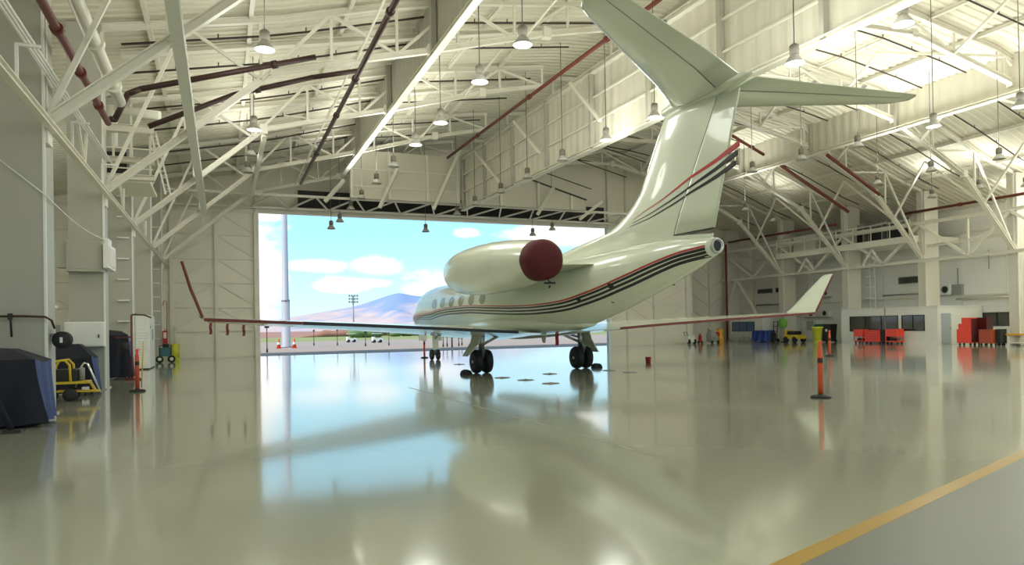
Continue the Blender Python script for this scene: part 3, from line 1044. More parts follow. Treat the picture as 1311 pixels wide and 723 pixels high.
red_px = [(914, 310.5), (890, 316.5), (866, 323), (845, 331), (824, 340), (805, 349), (786, 357.5), (764, 367.5), (741, 376.5), (720, 383.5), (699, 387.5), (677, 390), (655, 391), (625, 391), (594, 391), (575, 393), (560, 396.5), (548, 401)]
key = [on_side(*p) for p in red_px]
key = sorted(key)
key = [k for i, k in enumerate(key) if i == 0 or k[0] - key[i - 1][0] > 0.15]
key = [(-13.6, 2.18), (-12.4, 2.3)] + [k for k in key if k[0] > -11.6] + [(10.06, 3.6)]
tab = [(a, c) for a, c in key]
path = []
s = -13.6
while s < 10.07:
    path.append((s, cub(tab, s, 1)))
    s += 0.15
for sg in (-1, 1):
    strip(path, lambda s: 0.03 + 0.018 * max(0, min(1, (s + 2) / 8)), sg, 'red_paint', 0.005, 'red_stripe', jet)
    for i in range(3):
        def dz(s, i=i):
            g = min(1.0, 0.25 + 0.75 * (s + 13.6) / 5.0)
            e = 1.0 - 0.22 * max(0, (s - 8) / 2)
            return (0.05 + 0.108 * i) * g * e + 0.018
        strip([(s, h - dz(s)) for s, h in path], lambda s: interp([(-10, 0.03), (-8, 0.045), (2, 0.05), (6, 0.064), (10, 0.07)], s), sg, 'black_paint', 0.005, 'black_stripe', jet)


def patch(s0, h0, rs, rh_, sign, m, name, off, n=20, parent=None):
    q = MB()
    rings_ = []
    for f in (0.02, 0.5, 1.0):
        rings_.append([L3(s0 + rs * f * cos(2 * pi * k / n), side_x(s0 + rs * f * cos(2 * pi * k / n), h0 + rh_ * f * sin(2 * pi * k / n), sign, off), h0 + rh_ * f * sin(2 * pi * k / n)) for k in range(n)])
    q.loft(rings_, True, False, True)
    return q.build(name, m, parent or jet)


for sg in (-1, 1):
    for i in range(6):
        s0 = -2.0 - 1.2 * i
        w = patch(s0, 2.80, 0.37, 0.285, sg, 'jet', 'cabin_window', 0.006)
        patch(s0, 2.80, 0.32, 0.24, sg, 'cabin_glass', 'pane', 0.012, parent=w)
    patch(-12.35, 2.95, 0.30, 0.15, sg, 'glass', 'cockpit_window', 0.006)
    patch(-12.95, 2.74, 0.24, 0.13, sg, 'glass', 'cockpit_window', 0.006)
for (px, py, r) in ((741, 383, 0.085), (782, 366, 0.10), (704, 367, 0.06), (785, 387, 0.03)):
    s, h = on_side(px, py)
    patch(s, h, r * 1.25, r * 0.8, -1, 'black_paint', 'vent', 0.012, 10)


# ---- lifting surfaces
def yt(c, th):
    return 5 * th * (0.2969 * sqrt(max(c, 0)) - 0.126 * c - 0.3516 * c * c + 0.2843 * c ** 3 - 0.1015 * c ** 4)


def section(c0, c1, n=12):
    cs = [c0 + (c1 - c0) * (0.5 - 0.5 * cos(pi * i / n)) for i in range(n + 1)]
    return [(c, 1) for c in cs] + [(c, -1) for c in reversed(cs)]


def fin_te(h):
    return 9.95 + (h - 3.67) * 0.302


def fin_hinge(h):
    return 8.6 + (h - 4.02) * 0.548


FIN = [(3.5, 0.4, 0.50), (3.85, 1.2, 0.48), (4.1, 2.3, 0.46), (4.25, 3.5, 0.44), (4.42, 5.2, 0.42), (4.58, 5.75, 0.40), (4.77, 6.2, 0.38), (5.02, 6.62, 0.36), (5.32, 7.0, 0.34), (6.0, 7.44, 0.31), (6.7, 7.88, 0.28), (7.3, 8.27, 0.26)]


def fin_half(s, h):
    le = interp([(a, c) for a, c, _ in FIN], h)
    th = interp([(a, c) for a, _, c in FIN], h)
    ch = fin_te(h) - le
    return yt((s - le) / ch, th / ch) * ch


hs = [3.5, 3.85, 3.96] + [4.1, 4.25, 4.42, 4.58, 4.77, 5.02, 5.32, 5.7, 6.0, 6.35, 6.7, 7.0, 7.3]
rings = []
for h in hs:
    le = interp([(a, c) for a, c, _ in FIN], h)
    end = min(fin_te(h), fin_hinge(h)) if h >= 3.96 else fin_te(h)
    rings.append([L3(le + (end - le) * c, sg * fin_half(le + (end - le) * c, h), h) for c, sg in section(0, 1, 14)])
fin = MB().loft(rings).build('vertical_fin', 'jet', jet)
rings = []
for h in (3.98, 4.5, 5.0, 5.6, 6.2, 6.7, 7.1):
    a, e = fin_hinge(h) + 0.025, fin_te(h)
    t0 = fin_half(a, h)
    rings.append([L3(a + (e - a) * c, sg * (t0 * (1 - c) + 0.012), h) for c, sg in section(0, 1, 6)])
rud = MB().loft(rings).build('rudder', 'jet', fin)
for sg in (-1, 1):
    q = MB()
    hh = [3.98, 4.5, 5.0, 5.6, 6.2, 6.7, 7.1]
    q.loft([[L3(fin_hinge(h) - 0.004, sg * (fin_half(fin_hinge(h), h) + 0.004), h), L3(fin_hinge(h) + 0.024, sg * (fin_half(fin_hinge(h), h) + 0.004), h)] for h in hh], False, False, False, closed=False)
    q.loft([[L3(s, sg * (interp([(fin_hinge(3.98), fin_half(fin_hinge(3.98), 3.98) + 0.014), (fin_te(3.98), 0.018)], s)), 3.965), L3(s, sg * (interp([(fin_hinge(3.98), fin_half(fin_hinge(3.98), 3.98) + 0.014), (fin_te(3.98), 0.018)], s)), 3.99)] for s in (fin_hinge(3.98), 9.2, fin_te(3.98))], False, False, False, closed=False)
    q.build('hinge_gap', 'black_paint', fin)


def fin_strip(pts, widths, m, name):
    for sg in (-1, 1):
        rows = []
        tb = []
        for (px, py), w in zip(pts, widths):
            s, _, h = bhit(px, py, -0.12)
            tb.append((s, h, w))
        tb.sort()
        n = 28
        for i in range(n + 1):
            s = tb[0][0] + (tb[-1][0] - tb[0][0]) * i / n
            h, w = cub(tb, s, 1), cub(tb, s, 2)
            row = []
            for j in range(4):
                hh = h - w * j / 3
                hg = fin_hinge(hh)
                if s < hg:
                    x = fin_half(s, hh)
                else:
                    t0 = fin_half(hg + 0.025, hh)
                    x = t0 * max(0, 1 - (s - hg) / (fin_te(hh) - hg)) + 0.012
                row.append(L3(s, sg * (x + 0.008), hh))
            rows.append(row)
        MB().loft(rows, False, False, True, closed=False).build(name, m, fin)


fin_strip([(814, 281), (830, 269), (849, 255.5), (865, 242), (881, 228), (897, 215.5), (913, 203), (928, 189.5), (941, 179)], [0.01, 0.02, 0.03, 0.045, 0.06, 0.08, 0.10, 0.12, 0.13], 'red_paint', 'red_stripe')
fin_strip([(812, 286), (832, 275), (853, 261), (869, 249), (885, 236.5), (899, 225), (913, 213.5), (926, 201.5), (939, 190.5)], [0.01, 0.02, 0.035, 0.05, 0.06, 0.08, 0.10, 0.12, 0.13], 'black_paint', 'black_stripe')
fin_strip([(810, 290), (832, 280), (853, 267), (869, 256), (885, 244), (899, 234), (913, 223.5), (925, 213.5), (936.5, 204)], [0.01, 0.02, 0.035, 0.05, 0.06, 0.08, 0.10, 0.11, 0.12], 'black_paint', 'black_stripe')

MB().lathe([(0.02, -8.0), (0.10, -8.15), (0.17, -8.6), (0.20, -9.4), (0.18, -10.4), (0.10, -11.1), (0.03, -11.4)], (0, 0, 7.32), 18, 'y').build('tail_bullet', 'jet', fin)


def surf(side, tabs, c0, c1, name, m, parent, n=12):
    """tabs: (span, leading edge, trailing edge, height, thickness)"""
    rings_ = []
    for t, le, te, h, th in tabs:
        ch = te - le
        rings_.append([L3(le + ch * c, side * t, h + sg * max(yt(c, th / ch) * ch, 0.004)) for c, sg in section(c0, c1, n)])
    return MB().loft(rings_).build(name, m, parent)


for side, kl, kt, tip in ((-1, 0.75, 0.46, 5.5), (1, 0.5, 0.15, 5.0)):
    tb = [(0.0, 8.75, 11.2, 7.32, 0.25), (0.25, 8.78, 11.22, 7.32, 0.25)]
    for f in (0.3, 0.6, 0.9, 0.97, 1.0):
        t = tip * f
        le = 8.75 + kl * t + (0.25 if f == 1.0 else 0.06 if f == 0.97 else 0)
        tb.append((t, le, 11.2 + kt * t - (0.15 if f == 1.0 else 0), 7.32 - 0.012 * t, 0.25 - 0.17 * f))
    st = surf(side, tb, 0, 0.68, 'stabilizer', 'jet', jet)
    surf(side, tb[1:], 0.685, 1.0, 'elevator', 'jet', st, 6)
    for sg in (-1, 1):
        rows = []
        for t, le, te, h, th in tb[1:-1]:
            ch = te - le
            zz0 = h + sg * (yt(0.68, th / ch) * ch + 0.004)
            rows.append([L3(le + ch * 0.677, side * t, zz0), L3(le + ch * 0.689, side * t, zz0)])
        MB().loft(rows, False, False, False, closed=False).build('hinge_gap', 'black_paint', st)
    # polished leading edge
    rows = []
    for t, le, te, h, th in tb[1:-1]:
        ch = te - le
        rows.append([L3(le - 0.006 + 0.05 * ch * c, side * t, h + sg * (yt(0.05 * c, th / ch) * ch + 0.006)) for c, sg in section(0, 1, 5)])
    MB().loft(rows).build('leading_edge', 'polished', st)
    for k, (tt, cc) in enumerate(((2.0, 0.90), (3.4, 0.90))):
        le, te = 8.75 + kl * tt, 11.2 + kt * tt
        MB().ball((side * tt, -(le + (te - le) * cc), 7.38), (0.05, 0.09, 0.05), 5, 8).build('hinge_fairing', 'jet_grey', st)

WING = [(0.6, -4.9, 2.0, 1.42, 0.56), (1.2, -4.4, 2.0, 1.45, 0.55), (2.5, -3.5, 2.0, 1.52, 0.47), (4.4, -2.35, 2.05, 1.64, 0.36), (7.0, -0.95, 2.4, 1.78, 0.27), (9.5, 0.4, 2.74, 1.90, 0.19), (11.2, 1.32, 2.97, 1.99, 0.13)]
for side in (-1, 1):
    wg = surf(side, WING, 0, 1, 'wing', 'jet', jet, 14)
    # winglet: rises from the tip and leans outward
    rows = []
    for t, le, te, h in ((11.2, 1.32, 2.97, 1.99), (11.34, 1.45, 3.0, 2.05), (11.45, 1.68, 3.05, 2.25), (11.62, 2.2, 3.2, 2.8), (11.82, 2.9, 3.45, 3.48), (11.83, 3.05, 3.42, 3.55)):
        ch = te - le
        rows.append([L3(le + ch * c, side * (t + sg * (yt(c, 0.07) * ch + 0.004) * 0.95), h) for c, sg in section(0, 1, 10)])
    wl_ = MB().loft(rows).build('winglet', 'jet', wg)
    gd = MB()
    gp = [L3(3.0, side * 11.34, 2.05), L3(3.2, side * 11.62, 2.8), L3(3.45, side * 11.82, 3.5)]
    for a, c in zip(gp[:-1], gp[1:]):
        gd.beam(a, c, 0.055, 0.055)
    gd.build('edge_guard', 'maroon', wl_)
    split = 8.7 if side < 0 else 1.5

    def te(t):
        r = [(w[0], w[2]) for w in WING]
        z = [(w[0], w[3]) for w in WING]
        return L3(interp(r, t), side * t, interp(z, t))
    gd = MB()
    for a, c in ((11.3, 9.5), (9.5, split)) if side < 0 else ((11.3, 9.5), (9.5, 7.0), (7.0, 4.4), (4.4, 2.6)):
        gd.beam(te(a), te(c), 0.08, 0.085)
    gd.build('edge_guard', 'maroon', wg)
    if side < 0:
        gd = MB()
        for a, c in ((8.68, 7.0), (7.0, 4.4), (4.4, 2.5), (2.5, 1.55)):
            gd.beam(te(a), te(c), 0.08, 0.095)
        gd.build('edge_guard', 'edge_black', wg)

# ---- engines
for side in (-1, 1):
    ec = side * 2.18
    prof = [(0.50, -1.35), (0.58, -1.62), (0.64, -1.74), (0.70, -1.70), (0.76, -1.5), (0.82, -1.0), (0.87, -0.2), (0.885, 0.8), (0.87, 1.8), (0.82, 2.8), (0.745, 3.7), (0.655, 4.5), (0.575, 5.05), (0.55, 5.2), (0.48, 5.2), (0.46, 4.8)]
    rings = []
    for r, s in prof:
        zc = 3.72 - 0.016 * (s + 1.7)
        rings.append([L3(s, ec + r * sin(2 * pi * k / 36), zc + r * cos(2 * pi * k / 36)) for k in range(36)])
    nac = MB().loft(rings, True, True).build('engine_nacelle', 'jet', jet)
    MB().loft([[L3(s, ec + r * sin(2 * pi * k / 36), 3.72 + r * cos(2 * pi * k / 36)) for k in range(36)] for r, s in ((0.60, -1.66), (0.645, -1.75), (0.705, -1.705), (0.745, -1.57))], False, False).build('inlet_lip', 'polished', nac)
    for s0 in (0.2, 2.9):
        r = cub([(a, c) for c, a in prof[3:14]], s0, 1) + 0.003
        zc = 3.72 - 0.016 * (s0 + 1.7)
        rr = []
        for ds in (0, 0.014):
            rr.append([L3(s0 + ds, ec + r * sin(2 * pi * k / 40), zc + r * cos(2 * pi * k / 40)) for k in range(40)])
        MB().loft(rr, False, False).build('panel_joint', 'jet_grey', nac)
    # cowl latch line along the lower side
    q = MB()
    for i in range(16):
        sa, sb = 0.3 + 0.16 * i, 0.3 + 0.16 * i + 0.10
        ra = cub([(a, c) for c, a in prof[3:14]], sa, 1) + 0.002
        an = radians(205)
        q.beam(L3(sa, ec - side * ra * sin(an), 3.69 + ra * cos(an) * 0.999), L3(sb, ec - side * ra * sin(an), 3.69 + ra * cos(an)), 0.012, 0.012)
    q.build('latch_row', 'jet_grey', nac)
    rows = []
    for t, le, te_, th in ((0.55, 0.1, 5.75, 0.34), (1.0, 0.5, 5.7, 0.3), (1.5, 0.8, 5.5, 0.28), (1.9, 1.0, 5.0, 0.26)):
        ch = te_ - le
        rows.append([L3(le + ch * c, side * t, 3.46 + sg * yt(c, th / ch) * ch) for c, sg in section(0, 1, 10)])
    MB().loft(rows).build('engine_pylon', 'jet', jet)

# ---- landing gear


def wheel(c, r, w, name, parent, hub=0.55):
    n = 28
    pr = [(r * hub, -w / 2), (r * 0.80, -w / 2), (r * 0.95, -w * 0.40), (r, -w * 0.2), (r, w * 0.2), (r * 0.95, w * 0.40), (r * 0.80, w / 2), (r * hub, w / 2)]
    o = MB().lathe(pr, c, n, 'x').build(name, 'rubber', parent)
    MB().lathe([(0.02, -w * 0.47), (r * hub * 0.45, -w * 0.47), (r * hub * 0.6, -w * 0.36), (r * hub * 0.9, -w * 0.38), (r * hub * 1.02, -w * 0.515), (r * hub * 1.02, w * 0.515), (r * hub * 0.9, w * 0.38), (r * hub * 0.6, w * 0.36), (0.02, w * 0.47)], c, n, 'x').build('hub', 'metal', o)
    bolts = MB()
    for k in range(8):
        a = 2 * pi * k / 8
        bolts.tube(Vector(c) + Vector((-w * 0.50, r * hub * 0.72 * cos(a), r * hub * 0.72 * sin(a))), Vector(c) + Vector((w * 0.50, r * hub * 0.72 * cos(a), r * hub * 0.72 * sin(a))), 0.018, 6)
    bolts.build('bolt_ring', 'dark', o)
    return o


for side in (-1, 1):
    g = MB()
    x = side * 2.09
    g.tube((x, 0, 0.40), (x, 0, 0.85), 0.075, 12)
    g.tube((x, 0, 0.80), (x - side * 0.05, 0, 1.62), 0.11, 12)
    g.tube((x - 0.36, 0, 0.42), (x + 0.36, 0, 0.42), 0.06, 10)
    g.beam((x, -0.1, 0.55), (x, -0.26, 0.80), 0.10, 0.04)
    g.beam((x, -0.26, 0.80), (x, -0.1, 1.05), 0.10, 0.04)
    g.tube((x, 0.0, 1.0), (x - side * 0.95, 0.12, 1.42), 0.05, 8)
    g.tube((x, 0.1, 1.2), (x - side * 0.6, 0.75, 1.45), 0.04, 8)
    lg = g.build('main_gear', 'metal', jet)
    for k in (-1, 1):
        wheel((x + k * 0.20, 0, 0.425), 0.425, 0.27, 'wheel', lg)
    d = MB()
    pts = [(x + side * 0.12, 1.50), (x + side * 0.22, 1.1), (x + side * 0.62, 0.62)]
    rr = []
    for (px_, pz), (f0, f1) in zip(pts, ((-0.38, 0.42), (-0.42, 0.42), (-0.25, 0.22))):
        rr.append([(px_, f0, pz), (px_, f1, pz), (px_ + side * 0.035, f1, pz + 0.01), (px_ + side * 0.035, f0, pz + 0.01)])
    d.loft(rr, True, True, False)
    d.beam((x, 0, 0.8), (x + side * 0.45, 0, 0.85), 0.03, 0.03)
    d.build('gear_door', 'jet', lg)
g = MB()
g.tube((0, 11.5, 0.27), (0, 11.55, 0.8), 0.05, 10)
g.tube((0, 11.53, 0.7), (0, 11.6, 1.7), 0.085, 10)
g.tube((-0.2, 11.5, 0.275), (0.2, 11.5, 0.275), 0.04, 8)
g.tube((0, 11.55, 1.0), (0, 10.6, 1.55), 0.04, 8)
ng = g.build('nose_gear', 'metal', jet)
for k in (-1, 1):
    wheel((k * 0.17, 11.5, 0.275), 0.275, 0.15, 'wheel', ng)
MB().box((-0.16, 11.36, 0.55), (0.16, 11.4, 1.5)).build('gear_door', 'jet', ng)
for k in (-1, 1):
    MB().box((k * 0.42 - 0.015, 11.6, 1.0), (k * 0.42 + 0.015, 12.9, 1.62)).build('gear_door', 'jet', ng)

# beacon, antennas, probes under and over the body
MB().ball((0, 3.0, 1.27), (0.09, 0.14, 0.07), 6, 10).build('beacon', 'streamer', jet)
MB().prism([(-1.1, 1.33), (-0.7, 1.33), (-0.85, 1.05), (-1.0, 1.05)], -0.015, 0.015, 'x').build('blade_antenna', 'jet', jet)
MB().prism([(6.1, 3.76), (6.6, 3.76), (6.3, 4.1), (6.15, 4.1)], -0.015, 0.015, 'x').build('blade_antenna', 'jet', jet)

# red exhaust covers, one over each engine nozzle
for side in (-1, 1):
    p = G0 + BR * (side * 2.18)
    root = empty('engine_cover', (p.x, p.y, 3.61), HD)
    rings = []
    for r, s in ((0.60, 4.78), (0.625, 4.82), (0.605, 5.15), (0.575, 5.32), (0.46, 5.42), (0.25, 5.46), (0.03, 5.465)):
        rings.append([Vector((r * (1 + 0.012 * sin(7 * a)) * sin(a), -s, r * (1 + 0.012 * cos(5 * a)) * cos(a))) for a in [2 * pi * k / 36 for k in range(36)]])
    MB().loft(rings, False, True).build('fabric', 'cover_red', root)
    MB().box((-0.03, -5.3, -0.72), (0.32, -5.24, -0.66)).tube((0.05, -5.2, -0.55), (0.2, -5.27, -0.69), 0.02, 6).build('strap', 'dark', root)
    tag(root, 'dark red fabric cover over the jet ' + ('engine nozzle facing the covered carts' if side < 0 else 'engine nozzle facing the offices'), 'engine cover')


def streamer(px, py0, py1, s_or_t, w, label, group=None, m='streamer', mode='t'):
    s, t, h = bhit(px, py0, s_or_t)
    _, _, h1 = bhit(px, py1, s_or_t)
    p = G0 - BF * s + BR * t
    root = empty('warning_streamer', (p.x, p.y, h1), HD)
    L = h - h1
    q = MB()
    rows = []
    for i in range(7):
        z = L * (1 - i / 6)
        o = 0.012 * sin(i * 1.7)
        rows.append([(-w / 2 + o, -0.012 + o, z), (w / 2 + o, -0.006 + o, z), (w / 2 + o, 0.006 + o, z), (-w / 2 + o, 0.012 + o, z)])
    q.loft(rows, True, True, False)
    q.build('ribbon', m, root)
    MB().tube((0, 0, L - 0.01), (0, 0, L + 0.05), 0.012, 6).build('clip', 'metal', root)
    tag(root, label, 'streamer', group)
    return root


for px in (269.5, 291, 312):
    i = (269.5, 291, 312).index(px)
    streamer(px, 410.5 + 0.5 * i, 428 + i, (-11.0, -10.45, -9.95)[i], 0.09, 'dark red warning streamer hanging under the outer wing edge', 'streamers under the wing', 'maroon')
o = streamer(713, 423, 442, 0.35, 0.13, 'red warning streamer hanging below the jet belly')

# wheel chocks
for px, py, lab in ((597, 479.2, 'black wheel chock against the main gear facing the covered carts'), (764, 470.5, 'black wheel chock behind the main gear facing the offices')):
    p = gnd(px, py)
    root = empty('wheel_chock', (p.x, p.y, 0), HD)
    MB().prism([(-0.2, 0), (0.2, 0), (0.14, 0.13), (0.04, 0.17), (-0.06, 0.17), (-0.16, 0.12)], -0.12, 0.12).build('block', 'rubber', root)
    MB().sweep([(0, -0.12, 0.1), (0.02, -0.2, 0.06), (0.0, -0.3, 0.01), (-0.1, -0.4, 0.012)], 0.012, 6).build('rope', 'dark', root)
    tag(root, lab, 'wheel chock')

# ================================================================== outdoors
ap = struct(MB().box((-400, Y_DOOR + 0.1, -0.3), (500, 112, -0.005)).box((-400, -200, -0.3), (500, Y_BACK - 0.3, -0.005)).build('ground_apron', 'apron'))
gr = struct(MB().box((-900, 112, -0.3), (1200, 190, -0.02)).build('ground_grass', 'grass'))
struct(MB().box((-3000, 190, -0.4), (4000, 4200, -0.06)).build('ground_plain', 'earth'))
from mathutils import noise
mm = bpy.data.materials.new('mountain_slopes')
mm.use_nodes = True
nt = mm.node_tree
b = nt.nodes['Principled BSDF']
b.inputs['Roughness'].default_value = 1.0
tc = nt.nodes.new('ShaderNodeTexCoord')
n1 = nt.nodes.new('ShaderNodeTexNoise')
n1.inputs['Scale'].default_value = 0.006
n1.inputs['Detail'].default_value = 6
nt.links.new(tc.outputs['Object'], n1.inputs['Vector'])
rp = nt.nodes.new('ShaderNodeValToRGB')
rp.color_ramp.elements[0].position, rp.color_ramp.elements[0].color = 0.40, (0.20, 0.27, 0.42, 1)  # bluish upper shadow and pale distance haze put into the slope colours
rp.color_ramp.elements[1].position, rp.color_ramp.elements[1].color = 0.62, (0.50, 0.37, 0.34, 1)
sp = nt.nodes.new('ShaderNodeSeparateXYZ')
nt.links.new(tc.outputs['Object'], sp.inputs[0])
mr = nt.nodes.new('ShaderNodeMapRange')
mr.inputs['From Min'].default_value = 60
mr.inputs['From Max'].default_value = 175
mr.inputs['To Min'].default_value = 0.12
mr.inputs['To Max'].default_value = -0.22
nt.links.new(sp.outputs[2], mr.inputs['Value'])
av = nt.nodes.new('ShaderNodeMath')
nt.links.new(n1.outputs['Fac'], av.inputs[0])
nt.links.new(mr.outputs[0], av.inputs[1])
nt.links.new(av.outputs[0], rp.inputs[0])
nt.links.new(rp.outputs[0], b.inputs['Base Color'])
M['mountain'] = mm
RIDGE = [(-300, 415), (200, 417), (335, 412), (380, 404), (408, 399.4), (430, 395.7), (455, 391), (481, 383), (503, 375.6), (512, 374.3), (527, 377.4), (545, 379), (600, 372), (660, 380), (720, 398), (780, 410), (900, 405), (1400, 398)]
rings = []
px = 100.0
while px <= 1150:
    y_r = interp(RIDGE, px)
    d = ray(px, y_r)
    d0 = Vector((d.x, d.y, 0))
    hr = d.z * 3200 + EYE
    row = []
    for v in range(26):
        f = v / 25.0
        dist = 2000 + 1200 * f
        p = d0 * dist
        nn = noise.fractal(Vector((p.x * 0.0045, p.y * 0.0016, 0.3)), 0.9, 2.0, 5)
        z = hr * (f ** 1.25) * (1 - 0.0 * f) + nn * hr * 0.22 * sin(pi * f) - 2
        row.append((p.x, p.y, max(z, -2) if f > 0 else -3))
    back = d0 * 3700
    row.append((back.x, back.y, -5))
    rings.append(row)
    px += 5
q = MB()
q.loft(rings, False, False, True, closed=False)
o = q.build('mountain_range', 'mountain')
tag(o, 'hazy mountain range with pink and blue slopes beyond the airfield', 'mountain')

# red earth bank and bushes beyond the grass
p = hit(385, 432, 1, 185)
q = MB()
rr = []
for i in range(40):
    x = p.x + i * 1.05
    h = 1.7 * min(1, i / 6.0, (39 - i) / 4.0) + 0.12 * sin(i * 1.3)
    rr.append([(x, 186, 0.0), (x, 187.5, max(0.02, h)), (x, 191, max(0.02, h * 0.9)), (x, 194, 0.0)])
q.loft(rr, True, True, True)
o = q.build('earth_bank', 'earth')
tag(o, 'low bank of red earth behind the dry grass strip', 'bank')


def bush(px, py, w, h, label):
    c = gnd(px, py)
    k = 150.0 / max(c.y, 1)
    c = hit(px, py, 1, 150 + (px - 480) * 0.25)
    root = empty('bush', (c.x, c.y, -0.02))
    q = MB()
    for i in range(7):
        q.ball((random.uniform(-w / 2, w / 2), random.uniform(-1, 1), h * random.uniform(0.35, 0.6)), (w * 0.28, 1.2, h * 0.45), 6, 9)
    q.build('foliage', 'bush', root)
    MB().tube((0, 0, 0), (0, 0, h * 0.5), 0.1, 6).build('stem', 'pipe_brown', root)
    tag(root, label, 'bush')


bush(481, 433, 8.5, 2.6, 'dark green bush at the edge of the dry grass')
bush(517, 434, 5, 1.5, 'low bush beside the parked vehicle beyond the nose wheel')
bush(531, 434, 4.5, 1.5, 'small low bush at the far edge of the apron')


def service_cart(px, py, label):
    c = gnd(px, py)
    root = empty('service_cart', (c.x, c.y, 0))
    MB().prism([(-0.62, 0.2), (0.62, 0.2), (0.62, 0.55), (0.35, 0.62), (0.3, 0.5), (-0.3, 0.5), (-0.35, 0.75), (-0.62, 0.75)], -0.45, 0.45).build('body', 'white', root)
    MB().box((-0.6, -0.47, 1.12), (0.5, 0.47, 1.18)).build('roof', 'white', root)
    for x in (-0.55, 0.42):
        for y in (-0.42, 0.42):
            MB().beam((x, y, 0.5), (x, y, 1.12), 0.03, 0.03).build('post', 'dark', root)
            MB().lathe([(0.05, -0.06), (0.2, -0.06), (0.2, 0.06), (0.05, 0.06)], (x * 0.8, y, 0.2), 12, 'y').build('wheel', 'rubber', root)
    tag(root, label, 'service cart')


service_cart(450, 438, 'small white service cart far out on the apron under the floodlight tower')
service_cart(483, 438.5, 'small white service cart far out on the apron beside the dark bush')

# white mast on the apron
c = gnd(366.5, 444.5)
root = empty('apron_mast', (c.x, c.y, 0))
MB().lathe([(0.62, 0), (0.62, 0.12), (0.44, 0.16), (0.40, 4.75)], n=18).build('lower_tube', 'mast', root)
MB().lathe([(0.43, 4.7), (0.43, 4.85), (0.32, 4.9), (0.27, 14.5)], n=18).build('upper_tube', 'mast', root)
MB().box((-0.9, -0.2, 14.3), (0.9, 0.2, 14.6)).build('lamp_head', 'mast', root)
tag(root, 'thick white mast standing on the apron outside the door', 'mast')


def cone(px, py, label):
    c = gnd(px, py)
    root = empty('traffic_cone', (c.x, c.y, 0))
    MB().cbox((0, 0, 0.03), (0.48, 0.48, 0.06)).build('base', 'orange', root)
    MB().lathe([(0.20, 0.05), (0.05, 0.95), (0.03, 0.97)], n=14).build('body', 'orange', root)
    MB().lathe([(0.153, 0.38), (0.118, 0.60)], n=14, cap0=False, cap1=False).build('band', 'white', root)
    tag(root, label, 'traffic cone')


cone(357, 446, 'orange traffic cone on the door jamb side of the white mast')
cone(377, 445.5, 'orange traffic cone on the airplane side of the white mast')

# stadium light tower
c = hit(453, 433, 1, 170)
root = empty('light_tower', (c.x, c.y, 0))
top = hit(453, 377, 1, 170).z
MB().tube((0, 0, 0), (0, 0, top - 0.4), 0.16, 8).build('pole', 'grey', root)
for r_ in range(3):
    MB().box((-1.1, -0.06, top - 0.35 - r_ * 0.75), (1.1, 0.06, top - 0.27 - r_ * 0.75)).build('crossarm', 'grey', root)
    for k in range(4):
        MB().lathe([(0.08, 0.1), (0.26, -0.15), (0.26, -0.2)], (-0.95 + 0.63 * k, -0.1, top - 0.3 - r_ * 0.75), 8, 'y').build('floodlight', 'grey', root)
tag(root, 'tall floodlight tower with three rows of lamps in front of the mountains', 'light tower')

# slim marker posts on the apron
for i, (px, pb, pt) in enumerate(((342, 451, 418.5), (402, 442, 423), (432, 442, 422), (468, 443, 425), (498, 442, 426), (567.5, 444, 430), (572.5, 443.5, 430.5), (578.8, 444.5, 431), (587.5, 443, 432), (591.5, 442, 432.5))):
    c = gnd(px, pb)
    h = hit(px, pt, 1, c.y).z
    root = empty('marker_post', (c.x, c.y, 0))
    MB().tube((0, 0, 0), (0, 0, h), 0.035 if i != 7 else 0.07, 8).build('post', 'dark', root)
    MB().cbox((0, 0, h), (0.34 if i == 0 else 0.2, 0.14, 0.16)).build('head', 'dark', root)
    MB().tube((0, 0, 0), (0, 0, 0.3), 0.07, 8).build('foot', 'dark', root)
    tag(root, 'slim dark marker post with a small head on the apron', 'marker post', 'marker posts on the apron')

# ================================================================== stanchions


def make_stanchion(h=1.22):
    root = empty('safety_stanchion', (0, 0, 0))
    MB().lathe([(0.21, 0.0), (0.215, 0.03), (0.17, 0.055), (0.06, 0.07), (0.055, 0.09)], n=20).build('base', 'rubber', root)
    MB().lathe([(0.055, 0.06), (0.056, h - 0.32), (0.052, h - 0.30), (0.05, h - 0.18), (0.034, h - 0.15), (0.034, h - 0.04), (0.02, h)], n=14).build('tube', 'orange', root)
    MB().lathe([(0.057, h - 0.47), (0.057, h - 0.36)], n=14, cap0=False, cap1=False).build('sleeve', 'pipe_brown', root)
    MB().sweep([(0.035, 0, h - 0.06), (0.07, 0, h - 0.03), (0.06, 0, h + 0.01), (0.01, 0, h - 0.01)], 0.01, 6).build('loop', 'orange', root)
    return root


stn = make_stanchion()
for i, ((px, py), lab) in enumerate((((1051, 509), 'orange stanchion on a black base in front of the yellow bollard'), ((176, 501), 'orange stanchion with a yellow rod beside the white louvred cabinet'),
                                     ((1062.5, 456), 'orange stanchion on a black base in front of the green bin'), ((543.5, 458), 'orange stanchion standing beside the jet nose wheel'))):
    o = stn if i == 0 else copy_tree(stn)
    c = gnd(px, py)
    o.location = (c.x, c.y, 0)
    tag(o, lab, 'stanchion')
    if i == 1:
        MB().tube((0.10, 0.05, 0.1), (0.16, 0.06, 1.42), 0.016, 8).build('yellow_rod', 'yellow', o)
c = gnd(830, 464)
root = empty('red_bucket', (c.x, c.y, 0))
MB().lathe([(0.10, 0), (0.13, 0.24), (0.12, 0.24), (0.09, 0.02)], n=14, cap1=False).build('pail', 'streamer', root)
MB().sweep([(0.125, 0, 0.22), (0.09, 0, 0.31), (0, 0, 0.35), (-0.09, 0, 0.31), (-0.125, 0, 0.22)], 0.008, 6).build('handle', 'metal', root)
tag(root, 'small red bucket alone on the glossy floor past the jet main wheel', 'bucket')
